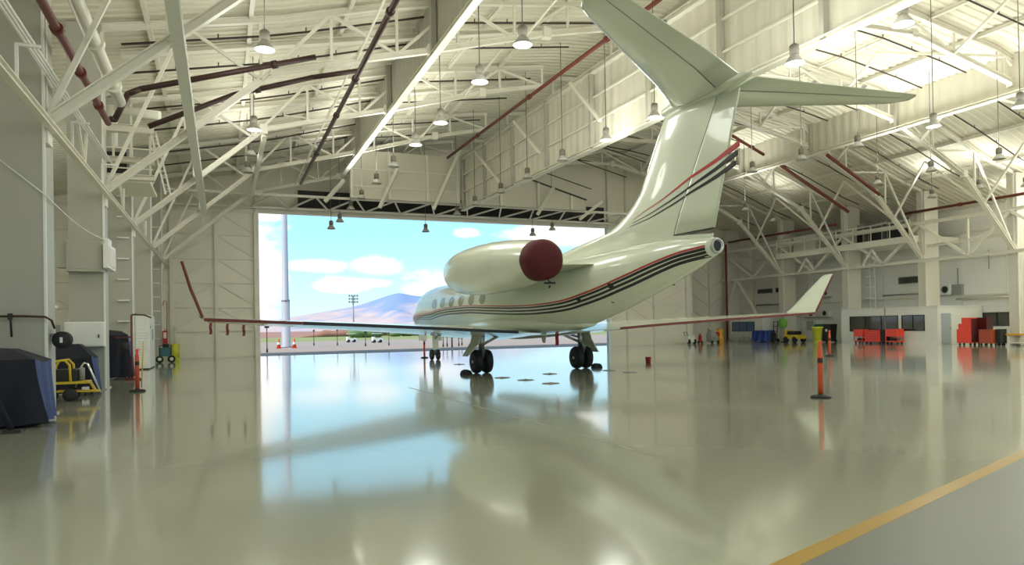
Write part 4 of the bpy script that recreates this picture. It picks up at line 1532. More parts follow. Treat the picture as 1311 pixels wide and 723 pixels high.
for px, py in ((643, 483.5), (673, 486.5), (705, 490.8), (704, 478.6), (780, 474.2), (807, 476.5), (588, 466.3)):
    c = gnd(px, py)
    root = empty('tie_down_plate', (c.x, c.y, 0), 0.4)
    MB().lathe([(0.26, 0.0), (0.25, 0.012), (0.1, 0.014)], n=18).build('plate', 'grey', root)
    MB().sweep([(-0.08, 0, 0.012), (-0.04, 0, 0.035), (0.04, 0, 0.035), (0.08, 0, 0.012)], 0.012, 6).build('ring', 'metal', root)
    tag(root, 'flat round tie down plate set in the floor near the jet wheels', 'floor plate', 'tie down plates around the jet')
# bollards
for x, y, h, m, lab in ((-2.75, 48.2, 1.0, 'lime', 'yellow bollard at the foot of the front wall corner'), (42.0, 39.9, 1.25, 'lime', 'tapered lime yellow bin in front of the green bin')):
    root = empty('bollard', (x, y, 0))
    if x < 0:
        MB().lathe([(0.26, 0), (0.26, h - 0.05), (0.2, h)], n=18).build('sleeve', m, root)
        MB().lathe([(0.3, 0), (0.3, 0.05), (0.26, 0.06)], n=18).build('foot', m, root)
        MB().tube((0, 0, h), (0, 0, 2.1), 0.06, 8).build('post', 'steel', root)
        tag(root, lab, 'bollard')
    else:
        root.name = 'waste_bin'
        MB().lathe([(0.23, 0), (0.26, 0.03), (0.40, h), (0.42, h), (0.42, h - 0.03), (0.37, h - 0.04), (0.3, 0.2)], n=20).build('barrel', m, root)
        MB().lathe([(0.43, h - 0.1), (0.44, h - 0.02)], n=20, cap0=False, cap1=False).build('rim', m, root)
        tag(root, lab, 'bin')

# ================================================================== carts along the columns


def drape(name, x0, x1, y0, y1, tops, label, ridge=0.0, side_m='navy_lit', front_m='navy'):
    """fabric cover over a cart: tops = heights at the corners (x0y0, x1y0, x1y1, x0y1)"""
    root = empty(name, ((x0 + x1) / 2, (y0 + y1) / 2, 0))
    cx, cy = (x0 + x1) / 2, (y0 + y1) / 2
    n = 16
    per = []
    for k in range(4 * n):
        e, f = divmod(k, n)
        t = f / n
        P = [(x0, y0), (x1, y0), (x1, y1), (x0, y1)]
        a, c = P[e], P[(e + 1) % 4]
        za, zc = tops[e], tops[(e + 1) % 4]
        nx, ny = [(0, -1), (1, 0), (0, 1), (-1, 0)][e]
        per.append((a[0] + (c[0] - a[0]) * t - cx, a[1] + (c[1] - a[1]) * t - cy, za + (zc - za) * t - 0.05 * sin(pi * t), nx, ny, k))
    rows = []
    for lv in range(9):
        f = lv / 8.0
        row = []
        for (x, y, z, nx, ny, k) in per:
            w = (0.018 + 0.075 * f) * (sin(k * 0.8 + 1.3 * f) + 0.5 * sin(k * 1.9 + f * 2.2))
            fl = 0.07 * f
            row.append((x + nx * (w + fl), y + ny * (w + fl), max(0.05 + 0.03 * sin(k * 0.9), z * (1 - f) + 0.05 * f)))
        rows.append(row)
    fr = MB()
    fr.loft([[r[i] for i in list(range(3 * n, 4 * n)) + list(range(0, n + 1))] for r in rows], False, False, True, closed=False)
    fr.build('front_skirt', front_m, root)
    sd_ = MB()
    sd_.loft([[r[i] for i in range(n, 3 * n + 1)] for r in rows], False, False, True, closed=False)
    sd_.build('side_skirt', side_m, root)
    tp = MB()
    inner = [(x * 0.45, y * 0.45, max(tops) - 0.02 + ridge - (max(tops) - z) * 0.4) for (x, y, z, *_r) in per]
    tp.loft([rows[0], inner], False, True, True)
    tp.build('top_cloth', front_m, root)
    for sx in (-1, 1):
        for sy in (-1, 1):
            MB().lathe([(0.02, -0.03), (0.07, -0.03), (0.07, 0.03), (0.02, 0.03)], (sx * (x1 - x0) * 0.38, sy * (y1 - y0) * 0.38, 0.07), 10, 'x').build('caster', 'rubber', root)
    tag(root, label, 'covered cart')
    return root


drape('covered_cart', -4.75, -3.1, 14.75, 16.05, (1.36, 1.22, 1.18, 1.45), 'large cart under a navy cover with its lit folds coloured blue, nearest the dark tow bar', 0.08)
drape('covered_cart', -4.6, -3.35, 22.2, 23.3, (0.95, 1.05, 1.0, 1.2), 'peaked navy covered cart behind the chrome A frame stand', 0.28)
drape('covered_cart', -4.15, -3.2, 28.9, 30.3, (1.7, 1.62, 1.2, 1.75), 'tall narrow cart under a navy cover with its lit side coloured blue by the red hose stand', 0.08)
# dark tow bar with caster in front of the first cart
root = empty('tow_bar', (-3.32, 14.05, 0))
MB().tube((-0.42, -0.1, 1.22), (0.0, 0.05, 0.08), 0.05, 10).build('bar', 'navy', root)
MB().tube((-0.42, -0.1, 1.22), (-0.7, 0.3, 0.1), 0.035, 8).build('brace', 'dark', root)
MB().lathe([(0.03, -0.04), (0.11, -0.04), (0.11, 0.04), (0.03, 0.04)], (-0.32, 0.1, 0.11), 14, 'x').build('caster', 'rubber', root)
MB().cbox((0.03, 0.05, 0.03), (0.26, 0.16, 0.06)).build('foot', 'dark', root)
tag(root, 'dark slanting tow bar with a caster in front of the large covered cart', 'tow bar')
# chrome A frame stand
root = empty('frame_stand', (-3.4, 21.75, 0))
MB().sweep([(-0.33, 0.25, 0.12), (-0.12, 0.05, 0.80), (-0.05, 0.0, 0.88), (0.03, 0.0, 0.86), (0.32, 0.0, 0.08)], 0.028, 8).build('tube_frame', 'polished', root)
MB().lathe([(0.02, -0.03), (0.07, -0.03), (0.07, 0.03), (0.02, 0.03)], (-0.02, -0.08, 0.07), 12, 'x').build('caster', 'rubber', root)
MB().cbox((-0.02, -0.06, 0.18), (0.16, 0.1, 0.12)).build('caster_fork', 'white', root)
MB().beam((-0.33, 0.25, 0.12), (0.32, 0.0, 0.08), 0.04, 0.04).build('rail', 'dark', root)
tag(root, 'chrome inverted V frame stand on a white caster by the peaked navy cart', 'stand')
# yellow ground cart
root = empty('yellow_cart', (-3.6, 20.3, 0))
for sy in (-0.25, 0.25):
    MB().sweep([(-0.3, sy, 0.5), (-0.28, sy, 0.85), (-0.2, sy, 1.0), (0.0, sy, 1.02), (0.1, sy, 0.9), (0.12, sy, 0.5)], 0.03, 8).build('hoop', 'yellow', root)
MB().beam((-0.45, 0, 0.46), (0.5, 0, 0.46), 0.5, 0.06).build('deck', 'yellow', root)
MB().beam((0.5, 0, 0.46), (0.62, 0, 0.22), 0.1, 0.05).beam((-0.2, 0, 0.25), (0.7, 0, 0.22), 0.3, 0.04).build('lower_frame', 'yellow', root)
MB().bbox((-0.25, -0.2, 0.49), (0.25, 0.2, 0.8), 0.03).build('engine', 'dark', root)
MB().lathe([(0.07, 0), (0.07, 0.3), (0.05, 0.32)], (0.32, 0, 0.5), 12).build('canister', 'grey', root)
for sy in (-0.22, 0.22):
    MB().lathe([(0.04, -0.05), (0.16, -0.05), (0.16, 0.05), (0.04, 0.05)], (0.1, sy, 0.16), 16, 'y').build('wheel', 'rubber', root)
    MB().lathe([(0.04, -0.05), (0.13, -0.05), (0.13, 0.05), (0.04, 0.05)], (-0.35, sy, 0.13), 16, 'y').build('wheel', 'rubber', root)
tag(root, 'yellow wheeled ground power cart with black engine between navy carts', 'cart')
# hose reel and its pipe on the first column
pa = [hit(-12, 405, 1, 16.15), hit(30, 404.5, 1, 16.15), hit(58, 405.5, 1, 16.15), hit(66, 410, 1, 16.2), hit(70, 420, 1, 16.4)]
root = empty('air_pipe', pa[0])
MB().sweep([q_ - pa[0] for q_ in pa], 0.022, 8).build('run', 'pipe_brown', root)
v = hit(13, 405, 1, 16.15) - pa[0]
MB().tube(v + Vector((0, 0, 0.05)), v + Vector((0.02, 0, -0.4)), 0.02, 8).build('drop', 'dark', root)
MB().cbox(v, (0.07, 0.07, 0.12)).build('valve', 'dark', root)
tag(root, 'thin brown air pipe with a valve crossing the first grey column', 'pipe')
c = hit(80, 435, 1, 16.75)
root = empty('hose_reel', c)
MB().lathe([(0.05, -0.12), (0.17, -0.12), (0.175, -0.09), (0.11, -0.08), (0.11, 0.08), (0.175, 0.09), (0.17, 0.12), (0.05, 0.12)], (0, 0, 0), 22, 'y').build('drum', 'rubber', root)
MB().cbox((0, -0.125, 0), (0.05, 0.02, 0.11)).build('label_plate', 'white', root)
MB().lathe([(0.11, -0.075), (0.155, -0.06), (0.16, 0), (0.155, 0.06), (0.11, 0.075)], (0, 0, 0), 22, 'y').build('hose', 'dark', root)
MB().cbox((-0.06, 0.0, 0.16), (0.08, 0.14, 0.3)).cbox((-0.16, 0.05, 0.1), (0.2, 0.05, 0.08)).build('bracket', 'grey', root)
tag(root, 'black hose reel bracketed to the side of the first grey column', 'hose reel')
# boxes on the second column
root = empty('junction_box', (-3.7, 23.6, 3.5))
MB().bbox((-0.46, -0.1, 0.0), (0.46, 0.14, 0.9), 0.02).build('case', 'column', root)
MB().box((-0.72, 0.0, 0.12), (-0.47, 0.5, 0.85)).build('side_box', 'column', root)
MB().box((-0.38, -0.115, 0.08), (0.38, -0.1, 0.82)).build('lid', 'column', root)
tag(root, 'wide grey junction box halfway up the second column', 'junction box')
root = empty('electrical_panel', (-3.7, 23.5, 1.3))
MB().bbox((-0.5, -0.1, 0.0), (0.5, 0.24, 0.72), 0.02).build('case', 'white', root)
MB().box((-0.46, -0.115, 0.04), (0.46, -0.1, 0.68)).build('door', 'white', root)
MB().cbox((0.36, -0.13, 0.3), (0.03, 0.03, 0.1)).build('latch', 'dark', root)
tag(root, 'white electrical panel on the second column above the navy cart', 'electrical panel')
root = empty('alarm_panel', (-3.2, 23.55, 3.6))
MB().box((0, -0.2, 0), (0.14, 1.3, 0.72)).build('case', 'white', root)
MB().box((0.14, -0.1, 0.08), (0.16, 1.2, 0.62)).build('face', 'pink', root)
MB().box((0.0, 0.1, 0.72), (0.1, 0.8, 0.9)).build('hood', 'white', root)
tag(root, 'white box with a pale pink face on the second column side', 'sign box')
# slack cable from the first column to the second
P0, P1 = hit(-6, 200, 1, 16.22), hit(132, 306, 1, 23.7)
q = MB()
PM = hit(58.5, 250, 1, 16.22)
q.tube(P0, PM, 0.014, 6)
q.sweep([PM.lerp(P1, i / 14) - Vector((0, 0, 0.12 * sin(pi * i / 14))) for i in range(15)], 0.014, 6)
o = q.build('slack_cable', 'white')
tag(o, 'thin white cable slung between the first two grey columns', 'cable')
# red hose stand
c = Vector((-3.0, 28.2, 0))
root = empty('hose_stand', c)
MB().lathe([(0.3, 0.0), (0.32, 0.03), (0.26, 0.06), (0.24, 0.03)], n=18).tube((-0.28, 0, 0.03), (0.28, 0, 0.03), 0.02, 6).build('base_ring', 'tool_dark', root)
MB().tube((0, 0, 0), (0, 0, 2.32), 0.035, 8).build('pole', 'pipe_red', root)
MB().sweep([(0, 0, 2.3), (0.05, 0, 2.34), (0.4, 0.1, 2.32), (0.62, 0.15, 2.22)], 0.028, 8).build('top_arm', 'pipe_brown', root)
MB().box((-0.52, -0.03, 1.5), (0.0, 0.03, 1.56)).build('cross_arm', 'tool_dark', root)
MB().ball((-0.2, 0, 1.2), (0.14, 0.12, 0.18), 6, 10).build('coil', 'dark', root)
tag(root, 'dark red hose stand with cross arm beside the tall covered cart', 'stand')
# white louvred cabinet
root = empty('louvred_cabinet', (-3.6, 37.2, 0))
MB().bbox((-0.5, -1.4, 0.06), (0.5, 1.4, 2.5), 0.02).build('case', 'white', root)
MB().box((-0.46, -1.36, 0.0), (0.46, 1.36, 0.06)).build('plinth', 'dark', root)
for i in range(13):
    z = 0.2 + 0.125 * i
    MB().prism([(-1.43, z), (-1.40, z + 0.085), (-1.40, z)], -0.42, 0.42, 'x').build('louvre', 'white', root)
MB().box((0.5, -0.1, 1.35), (0.515, 0.2, 1.85)).build('vent', 'dark', root)
MB().box((0.5, -1.3, 0.12), (0.512, 1.3, 2.4)).build('side_panel', 'white', root)
MB().box((0.512, -1.05, 1.9), (0.53, -0.95, 2.0)).build('latch', 'dark', root)
MB().tube((-0.35, -1.1, 2.5), (0.05, -0.6, 2.3), 0.03, 6).tube((-0.42, -1.2, 2.85), (0.0, -1.2, 2.52), 0.03, 6).build('strap', 'dark', root)
tag(root, 'tall white louvred cabinet standing before the fourth column', 'cabinet')
# teal welding cart, red hose cabinet
root = empty('teal_cart', (-2.95, 43.6, 0))
MB().bbox((-0.28, -0.4, 0.35), (0.28, 0.4, 0.85), 0.03).build('engine', 'teal', root)
MB().sweep([(-0.28, -0.4, 0.3), (-0.3, -0.45, 0.95), (0.0, -0.45, 1.0), (0.3, -0.45, 0.95), (0.28, -0.4, 0.3)], 0.025, 8).build('frame', 'dark', root)
MB().cbox((0, 0, 0.95), (0.3, 0.4, 0.2)).build('tank', 'dark', root)
for sx in (-0.3, 0.3):
    MB().lathe([(0.06, -0.05), (0.2, -0.05), (0.2, 0.05), (0.06, 0.05)], (sx, -0.25, 0.2), 16, 'y').build('wheel', 'rubber', root)
    MB().lathe([(0.01, -0.06), (0.1, -0.06), (0.1, 0.06), (0.01, 0.06)], (sx, -0.25, 0.2), 12, 'y').build('hub', 'white', root)
tag(root, 'teal wheeled compressor cart past the louvred cabinet', 'cart')
root = empty('fire_hose_cabinet', (-3.1, 45.4, 0.95))
MB().bbox((-0.13, -0.1, 0.0), (0.13, 0.12, 0.85), 0.02).build('case', 'streamer', root)
MB().box((-0.08, -0.115, 0.4), (0.08, -0.1, 0.75)).build('pane', 'pink', root)
MB().sweep([(0.1, 0, 0.85), (0.12, 0, 2.3), (0.08, 0, 2.6), (-0.02, 0, 2.62), (-0.12, 0, 2.35)], 0.022, 6).build('pipe', 'streamer', root)
tag(root, 'red fire hose cabinet with looped pipe on the fifth column', 'hose cabinet')
# raised platform between second and third columns
root = empty('plant_platform', (-4.2, 27.6, 0))
for z in (8.85, 7.75, 7.15):
    MB().ibeam((-0.2, 0, z), (2.05, 0, z), 0.3, 0.26 if z > 8 else 0.18, 0.02).build('edge_beam', 'steel', root)
MB().box((-0.2, 0.1, 7.0), (1.9, 2.9, 7.1)).build('deck', 'steel', root)
for x in (0.25, 0.75, 1.3, 1.9):
    MB().beam((x, 0.2, 7.1), (x, 0.2, 8.8), 0.07, 0.07).build('post', 'steel', root)
MB().bbox((0.0, 0.8, 7.1), (1.2, 2.2, 8.4), 0.03).build('air_unit', 'grey', root)
MB().box((0.1, 0.77, 7.4), (1.1, 0.8, 8.2)).build('grille', 'dark', root)
MB().tube((0.6, 1.0, 8.4), (0.6, 1.0, 9.9), 0.2, 12).tube((0.6, 1.0, 9.8), (2.2, 0.6, 9.6), 0.16, 12).build('duct', 'duct', root)
for zz_ in (7.45, 8.15):
    MB().beam((-0.2, -0.1, zz_), (2.0, -0.1, zz_), 0.04, 0.04).build('rail', 'steel', root)
for k in range(2):
    MB().beam((1.95 + 0.16 * k, -0.1, 8.8), (2.4 + 0.16 * k, -0.1, 6.6), 0.06, 0.06).build('ladder_stile', 'steel', root)
for k in range(9):
    z = 6.7 + 0.24 * k
    xx = 2.4 - 0.45 * (z - 6.6) / 2.2
    MB().beam((xx, -0.1, z), (xx + 0.16, -0.1, z), 0.03, 0.03).build('rung', 'steel', root)
tag(root, 'raised steel platform with a grey air unit and ladder near the brown pipes', 'platform')

# ================================================================== office side
root = empty('site_office', (43.55, 35.2, 0))
xo, y0, y1, ho = 0.0, -3.85, 3.85, 2.5
MB().box((0, y0, 0), (4.5, y1, ho)).build('body', 'office', root)
MB().box((-0.06, y0 - 0.06, ho), (4.5, y1 + 0.06, ho + 0.06)).build('roof_cap', 'office', root)
MB().box((-0.02, y0 - 0.02, 0), (0, y1, 0.1)).build('skirting', 'white_wall', root)


def win(parent, x, ya, yb, za, zb, n, m, normal=-1, fm='dark'):
    w = MB()
    t = 0.05
    for a, c, z_, z2 in ((ya, yb, za, za + t), (ya, yb, zb - t, zb), (ya, ya + t, za, zb), (yb - t, yb, za, zb)):
        w.box((x, a, z_), (x + normal * 0.05, c, z2))
    for i in range(1, n):
        yy_ = ya + (yb - ya) * i / n
        w.box((x, yy_ - 0.03, za), (x + normal * 0.045, yy_ + 0.03, zb))
    f = w.build('window_frame', fm, parent)
    for i in range(n):
        MB().box((x, ya + (yb - ya) * i / n + 0.03, za + t), (x + normal * 0.02, ya + (yb - ya) * (i + 1) / n - 0.03, zb - t)).build('pane', m, f)
    return f


win(root, -0.0, -1.27 + 0.3, 3.05, 0.86, 1.98, 3, 'office_glass')
win(root, -0.0, -2.95, -1.25, 0.90, 1.98, 2, 'office_glass')
d_ = MB().box((0.35, y0 - 0.05, 0.02), (1.25, y0, 2.05)).build('door', 'grey_door', root)
MB().cbox((1.15, y0 - 0.08, 1.05), (0.05, 0.06, 0.12)).build('handle', 'metal', d_)
MB().tube((-0.03, 0.05, 0.1), (-0.03, 0.05, 2.5), 0.03, 6).build('downpipe', 'grey', root)
tag(root, 'low cream site office with two dark windows behind red tool chests', 'office')
root = empty('site_office', (43.6, 49.8, 0))
MB().box((0, -2.3, 0), (4.5, 1.9, 2.05)).build('body', 'white', root)
MB().box((-0.05, -2.3, 2.05), (4.0, 1.6, 2.12)).build('roof_cap', 'white', root)
win(root, 0.0, -1.35, 1.55, 0.88, 1.75, 3, 'blue_glass')
tag(root, 'small white office with a blue tinted window in the far corner', 'office')
d_ = MB().box((38.6, 53.28, 0.02), (40.6, 53.4, 2.2)).build('door_1', 'grey_door')
struct(d_)
MB().cbox((40.4, 53.24, 1.05), (0.12, 0.06, 0.06)).build('door_handle', 'metal', d_)
w = win(None, X_RIGHT - 0.03, 29.5, 31.4, 1.13, 2.06, 2, 'office_glass')
w.name = 'window_1'
struct(w)
for i, (ya, yb, za, zb) in enumerate(((36.0, 37.76, 4.4, 4.95), (44.5, 45.85, 4.45, 4.92), (49.0, 50.6, 4.45, 4.9), (51.0, 53.0, 4.45, 4.9))):
    f = win(None, X_RIGHT - 0.03, ya, yb, za, zb, 1, 'office_glass', fm='grey')
    f.name = 'window_%d' % (i + 2)
    struct(f)
d_ = struct(MB().box((X_RIGHT - 0.08, 41.6, 0.02), (X_RIGHT - 0.03, 42.6, 2.1)).build('door_2', 'grey_door'))
MB().cbox((X_RIGHT - 0.11, 41.75, 1.05), (0.06, 0.05, 0.12)).build('door_handle', 'metal', d_)


def aircon(y, z, w, h, label, group=None, x=None):
    x = X_RIGHT - 0.03 if x is None else x
    root = empty('air_conditioner', (x, y, z))
    MB().bbox((-0.4, -w / 2, 0), (-0.0, w / 2, h), 0.02).build('case', 'white', root)
    r = min(w, h) * 0.36
    MB().lathe([(r, -0.41), (r, -0.44), (r * 0.85, -0.44), (r * 0.8, -0.41)], (0, -w * 0.12, h / 2), 16, 'x').build('fan_grille', 'grey', root)
    MB().lathe([(0.02, -0.42), (r * 0.8, -0.42), (r * 0.8, -0.405)], (0, -w * 0.12, h / 2), 16, 'x').build('fan', 'dark', root)
    MB().box((-0.42, -w / 2, -0.06), (0, w / 2, 0)).build('bracket', 'grey', root)
    tag(root, label, 'air conditioner', group)


for i in range(3):
    aircon(46.2 - 0.85 * i, 3.8, 0.7, 0.52, 'small white air conditioner in a row on the wall above the louvre window', 'row of small wall air conditioners')
aircon(46.2, 2.05, 1.1, 0.62, 'white air conditioner low on the wall on the winglet side', None)
aircon(44.7, 2.05, 1.1, 0.62, 'white air conditioner low on the wall on the green bin side', None)
aircon(33.9, 3.4, 1.0, 0.75, 'white air conditioner on the wall above the site office', None)
root = empty('wall_box', (X_RIGHT - 0.05, 33.0, 3.35))
MB().bbox((-0.25, -0.35, 0), (0, 0.35, 0.75), 0.02).build('case', 'grey', root)
MB().tube((-0.1, 0, 0.75), (-0.1, 0, 1.9), 0.04, 6).build('conduit', 'grey', root)
tag(root, 'grey control box on the wall beside the air conditioner over the office', 'control box')
# plant platform high on the office side
root = empty('plant_platform', (43.4, 32.9, 0))
MB().box((0.0, 0, 7.05), (4.6, 12.6, 7.2)).build('deck', 'white_wall', root)
MB().box((-0.05, 0, 6.95), (0.05, 12.6, 7.4)).build('parapet', 'steel', root)
MB().box((0.0, -0.05, 6.95), (4.6, 0.05, 7.4)).build('parapet', 'steel', root)
for yv in [0.2 + 1.54 * i for i in range(9)]:
    MB().beam((0.02, yv, 7.4), (0.02, yv, 8.5), 0.05, 0.05).build('rail_post', 'steel', root)
for z in (8.0, 8.5):
    MB().beam((0.02, 0, z), (0.02, 12.6, z), 0.05, 0.05).build('rail', 'steel', root)
for i, yv in enumerate((2.0, 3.6, 5.2, 6.8)):
    MB().bbox((1.6, yv, 7.2), (3.2, yv + 1.25, 9.0 - 0.2 * (i % 2)), 0.03).build('air_unit', 'grey', root)
    MB().box((1.56, yv + 0.12, 7.5), (1.6, yv + 1.1, 8.6)).build('grille', 'dark', root)
MB().lathe([(0.7, 0), (0.75, 0.2), (0.75, 1.5), (0.5, 1.9), (0.1, 2.0)], (2.0, 0.9, 7.2), 18).build('tank', 'duct', root)
MB().box((1.4, 9.6, 7.2), (3.6, 12.0, 8.8)).build('air_unit', 'steel', root)
for yv in (3.2, 9.3):
    MB().beam((0.0, yv - 0.8, 5.7), (0.0, yv, 6.75), 0.12, 0.12).beam((0.0, yv + 0.8, 5.7), (0.0, yv, 6.75), 0.12, 0.12).build('brace', 'steel', root)
tag(root, 'long white plant platform with railing and air units above the site office', 'platform')
# ladders beside two office side columns
for yv, lab in ((44.2, 'caged white ladder climbing the wall by the far corner office'), (38.2, 'caged white ladder climbing beside the site office column')):
    root = empty('wall_ladder', (45.9, yv, 0))
    for k in (-0.22, 0.22):
        MB().beam((0, k, 2.6), (0, k, 6.9), 0.06, 0.06).build('stile', 'steel', root)
    for k in range(14):
        MB().beam((0, -0.22, 2.75 + 0.3 * k), (0, 0.22, 2.75 + 0.3 * k), 0.035, 0.035).build('rung', 'steel', root)
    for k in range(5):
        z = 3.4 + 0.8 * k
        MB().sweep([(0, -0.25, z), (-0.3, -0.35, z), (-0.6, 0, z), (-0.3, 0.35, z), (0, 0.25, z)], 0.02, 6).build('cage_hoop', 'steel', root)
    tag(root, lab, 'ladder')
# wall pipes
pipe([(X_RIGHT - 0.21, 34.6, 3.6), (X_RIGHT - 0.21, 39.0, 3.6)], 0.05, 'grey', 'thin grey pipe on the wall above the site office roof')
pipe([(X_RIGHT - 0.25, 47.0, 3.35), (X_RIGHT - 0.25, 53.0, 3.35)], 0.05, 'grey', 'thin grey pipe on the wall above the white corner office')
pipe([(X_RIGHT - 0.35, 24.0, 3.05), (X_RIGHT - 0.35, 33.0, 3.05)], 0.09, 'duct', 'white pipe with supports on the wall beside the stepped cabinet')
pipe([(X_RIGHT - 0.2, 30.8, 5.0), (X_RIGHT - 0.2, 30.8, 6.3)], 0.03, 'grey', 'short grey conduit drop on the wall over the stepped cabinet')


# red tool chests
def chest(y, w, h, d, label, drawers, open_shelf=False, x=42.9, m='tool_red', z0=0.14):
    root = empty('tool_chest', (x, y, 0))
    if not open_shelf:
        MB().bbox((-d / 2, -w / 2, z0), (d / 2, w / 2, h), 0.015).build('case', m, root)
        for i in range(drawers):
            za = z0 + 0.04 + (h - z0 - 0.08) * i / drawers
            zb = z0 + 0.04 + (h - z0 - 0.08) * (i + 1) / drawers
            dr = MB().box((-d / 2 - 0.02, -w / 2 + 0.03, za + 0.01), (-d / 2, w / 2 - 0.03, zb - 0.01)).build('drawer', m, root)
            MB().box((-d / 2 - 0.035, -w / 2 + 0.06, zb - 0.035), (-d / 2 - 0.02, w / 2 - 0.06, zb - 0.02)).build('handle', 'tool_dark', dr)
    else:
        MB().bbox((-d / 2, -w / 2, h * 0.5), (d / 2, w / 2, h), 0.015).build('case', m, root)
        MB().box((-d / 2, -w / 2, z0), (d / 2, w / 2, z0 + 0.08)).build('shelf', m, root)
        for sx in (-1, 1):
            for sy in (-1, 1):
                MB().cbox((sx * (d / 2 - 0.03), sy * (w / 2 - 0.03), (z0 + h * 0.5) / 2), (0.05, 0.05, h * 0.5 - z0)).build('leg', m, root)
        MB().box((-d / 2 - 0.02, -w / 2 + 0.03, h * 0.55), (-d / 2, w / 2 - 0.03, h * 0.95)).build('drawer', m, root)
        MB().bbox((-0.15, -0.2, z0 + 0.08), (0.2, 0.2, z0 + 0.25), 0.02).build('toolbox', 'dark', root)
    for sx in (-1, 1):
        for sy in (-1, 1):
            MB().lathe([(0.01, -0.025), (0.065, -0.025), (0.065, 0.025), (0.01, 0.025)], (sx * (d / 2 - 0.1), sy * (w / 2 - 0.1), 0.065), 10, 'x').cbox((sx * (d / 2 - 0.1), sy * (w / 2 - 0.1), 0.12), (0.06, 0.07, 0.05)).build('caster', 'rubber', root)
    tag(root, label, 'tool chest')
    return root


def ry(px, x=42.9):
    return hit(px, 430, 0, x).y


def chest_px(pa, pb, h, label, drawers, open_shelf=False, m='tool_red', x=42.9):
    ya, yb = ry(pa, x), ry(pb, x)
    return chest((ya + yb) / 2, abs(ya - yb), h, 0.6, label, drawers, open_shelf, x, m)


chest_px(1096.5, 1108, 1.02, 'red tool trolley with open lower shelf at the office window', 3, True)
chest_px(1110.5, 1130.5, 0.98, 'wide red tool chest between the two red trolleys', 4)
chest_px(1131.5, 1136, 1.0, 'narrow black locker between the red chests at the office', 1, False, 'dark')
chest_px(1137, 1153.5, 1.04, 'red tool trolley holding a dark toolbox on its open shelf', 2, True)
# stepped red cabinet and neighbours
root = empty('stepped_cabinet', (43.0, 29.3, 0))
ya, yb = ry(1247.5, 43.0) - 29.3, ry(1229, 43.0) - 29.3
wv = yb - ya
MB().prism([(ya, 0.14), (yb, 0.14), (yb, 1.0), (yb - 0.12 * wv, 1.0), (yb - 0.12 * wv, 1.35), (yb - 0.36 * wv, 1.35), (yb - 0.36 * wv, 1.72), (ya, 1.72)], -0.3, 0.3, 'x').build('case', 'tool_red', root)
MB().box((-0.28, ya - 0.03, 0.2), (0.28, ya, 1.65)).build('side_panel', 'tool_dark', root)
for k in range(4):
    MB().lathe([(0.01, -0.03), (0.07, -0.03), (0.07, 0.03), (0.01, 0.03)], (-0.2 if k % 2 else 0.2, ya + 0.12 if k < 2 else yb - 0.12, 0.07), 10, 'x').build('caster', 'rubber', root)
tag(root, 'tall bright red tool cabinet with a stepped top edge', 'tool cabinet')
chest_px(1248.5, 1268, 1.72, 'tall dark tool cabinet behind the brownish red box', 6, False, 'tool_dark', 43.9)
chest_px(1257, 1274, 0.98, 'brownish red box with a dark opening beside the stepped cabinet', 1, False, 'tool_brown', 42.9)
chest_px(1278.5, 1285, 1.0, 'slim black locker beside the brownish red box', 1, False, 'dark', 43.2)
root = empty('workbench', (43.7, 25.7, 0))
MB().box((-0.4, -1.2, 0.62), (0.4, 1.2, 0.72)).build('top', 'amber', root)
for sy in (-1.1, 1.1):
    MB().box((-0.35, sy - 0.04, 0), (0.35, sy + 0.04, 0.62)).build('leg', 'office', root)
MB().box((-0.3, -1.0, 0.15), (0.3, 1.0, 0.2)).build('shelf', 'office', root)
tag(root, 'low bench with an amber yellow top past the stepped cabinet', 'bench')
# green bins
for y, m, lab in ((41.6, 'green', 'dark green wheeled bin beside the black bin'), (40.75, 'dark', 'black wheeled bin beside the dark green bin')):
    root = empty('wheeled_bin', (44.2, y, 0))
    MB().loft([[(-0.3, -0.3, 0.08), (0.3, -0.3, 0.08), (0.3, 0.3, 0.08), (-0.3, 0.3, 0.08)], [(-0.37, -0.37, 1.3), (0.37, -0.37, 1.3), (0.37, 0.37, 1.3), (-0.37, 0.37, 1.3)]], True, True, False).build('body', m, root)
    MB().bbox((-0.4, -0.4, 1.3), (0.4, 0.4, 1.45), 0.05).build('lid', m, root)
    MB().cbox((-0.37, 0.0, 0.95), (0.02, 0.2, 0.2)).build('sticker', 'white', root)
    for s_ in (-0.3, 0.3):
        MB().lathe([(0.02, -0.04), (0.12, -0.04), (0.12, 0.04), (0.02, 0.04)], (0.25, s_, 0.12), 12, 'y').build('wheel', 'rubber', root)
    tag(root, lab, 'bin')


def pt(px, py, x):
    q_ = hit(px, py, 0, x)
    return q_


# notice board, green sign, small yellow tug, blue covered cart and odds and ends of the far corner
root = empty('notice_board', hit(1037.5, 424, 0, X_RIGHT - 0.15))
MB().box((0, -0.55, 0), (0.12, 0.55, 1.05)).build('frame', 'white', root)
MB().box((-0.01, -0.42, 0.12), (0, 0.42, 0.92)).build('sheet', 'grey_door', root)
tag(root, 'white framed notice board on the wall behind the lime yellow bin', 'notice board')
c = hit(1004.5, 438.5, 0, 43.0)
root = empty('green_fan', (c.x, c.y, 0))
MB().tube((0, 0, 0), (0, 0, 2.35), 0.03, 8).build('pole', 'grey', root)
MB().lathe([(0.05, -0.12), (0.42, -0.1), (0.46, 0), (0.42, 0.1), (0.05, 0.12)], (-0.05, 0.1, 1.55), 18, 'x').build('guard', 'leaf_green', root)
MB().lathe([(0.3, 0), (0.3, 0.04), (0.05, 0.08)], n=14).build('foot', 'dark', root)
tag(root, 'bright green pedestal fan under the winglet', 'fan')
c = hit(1017.5, 439, 0, 42.6)
root = empty('small_tug', (c.x, c.y, 0))
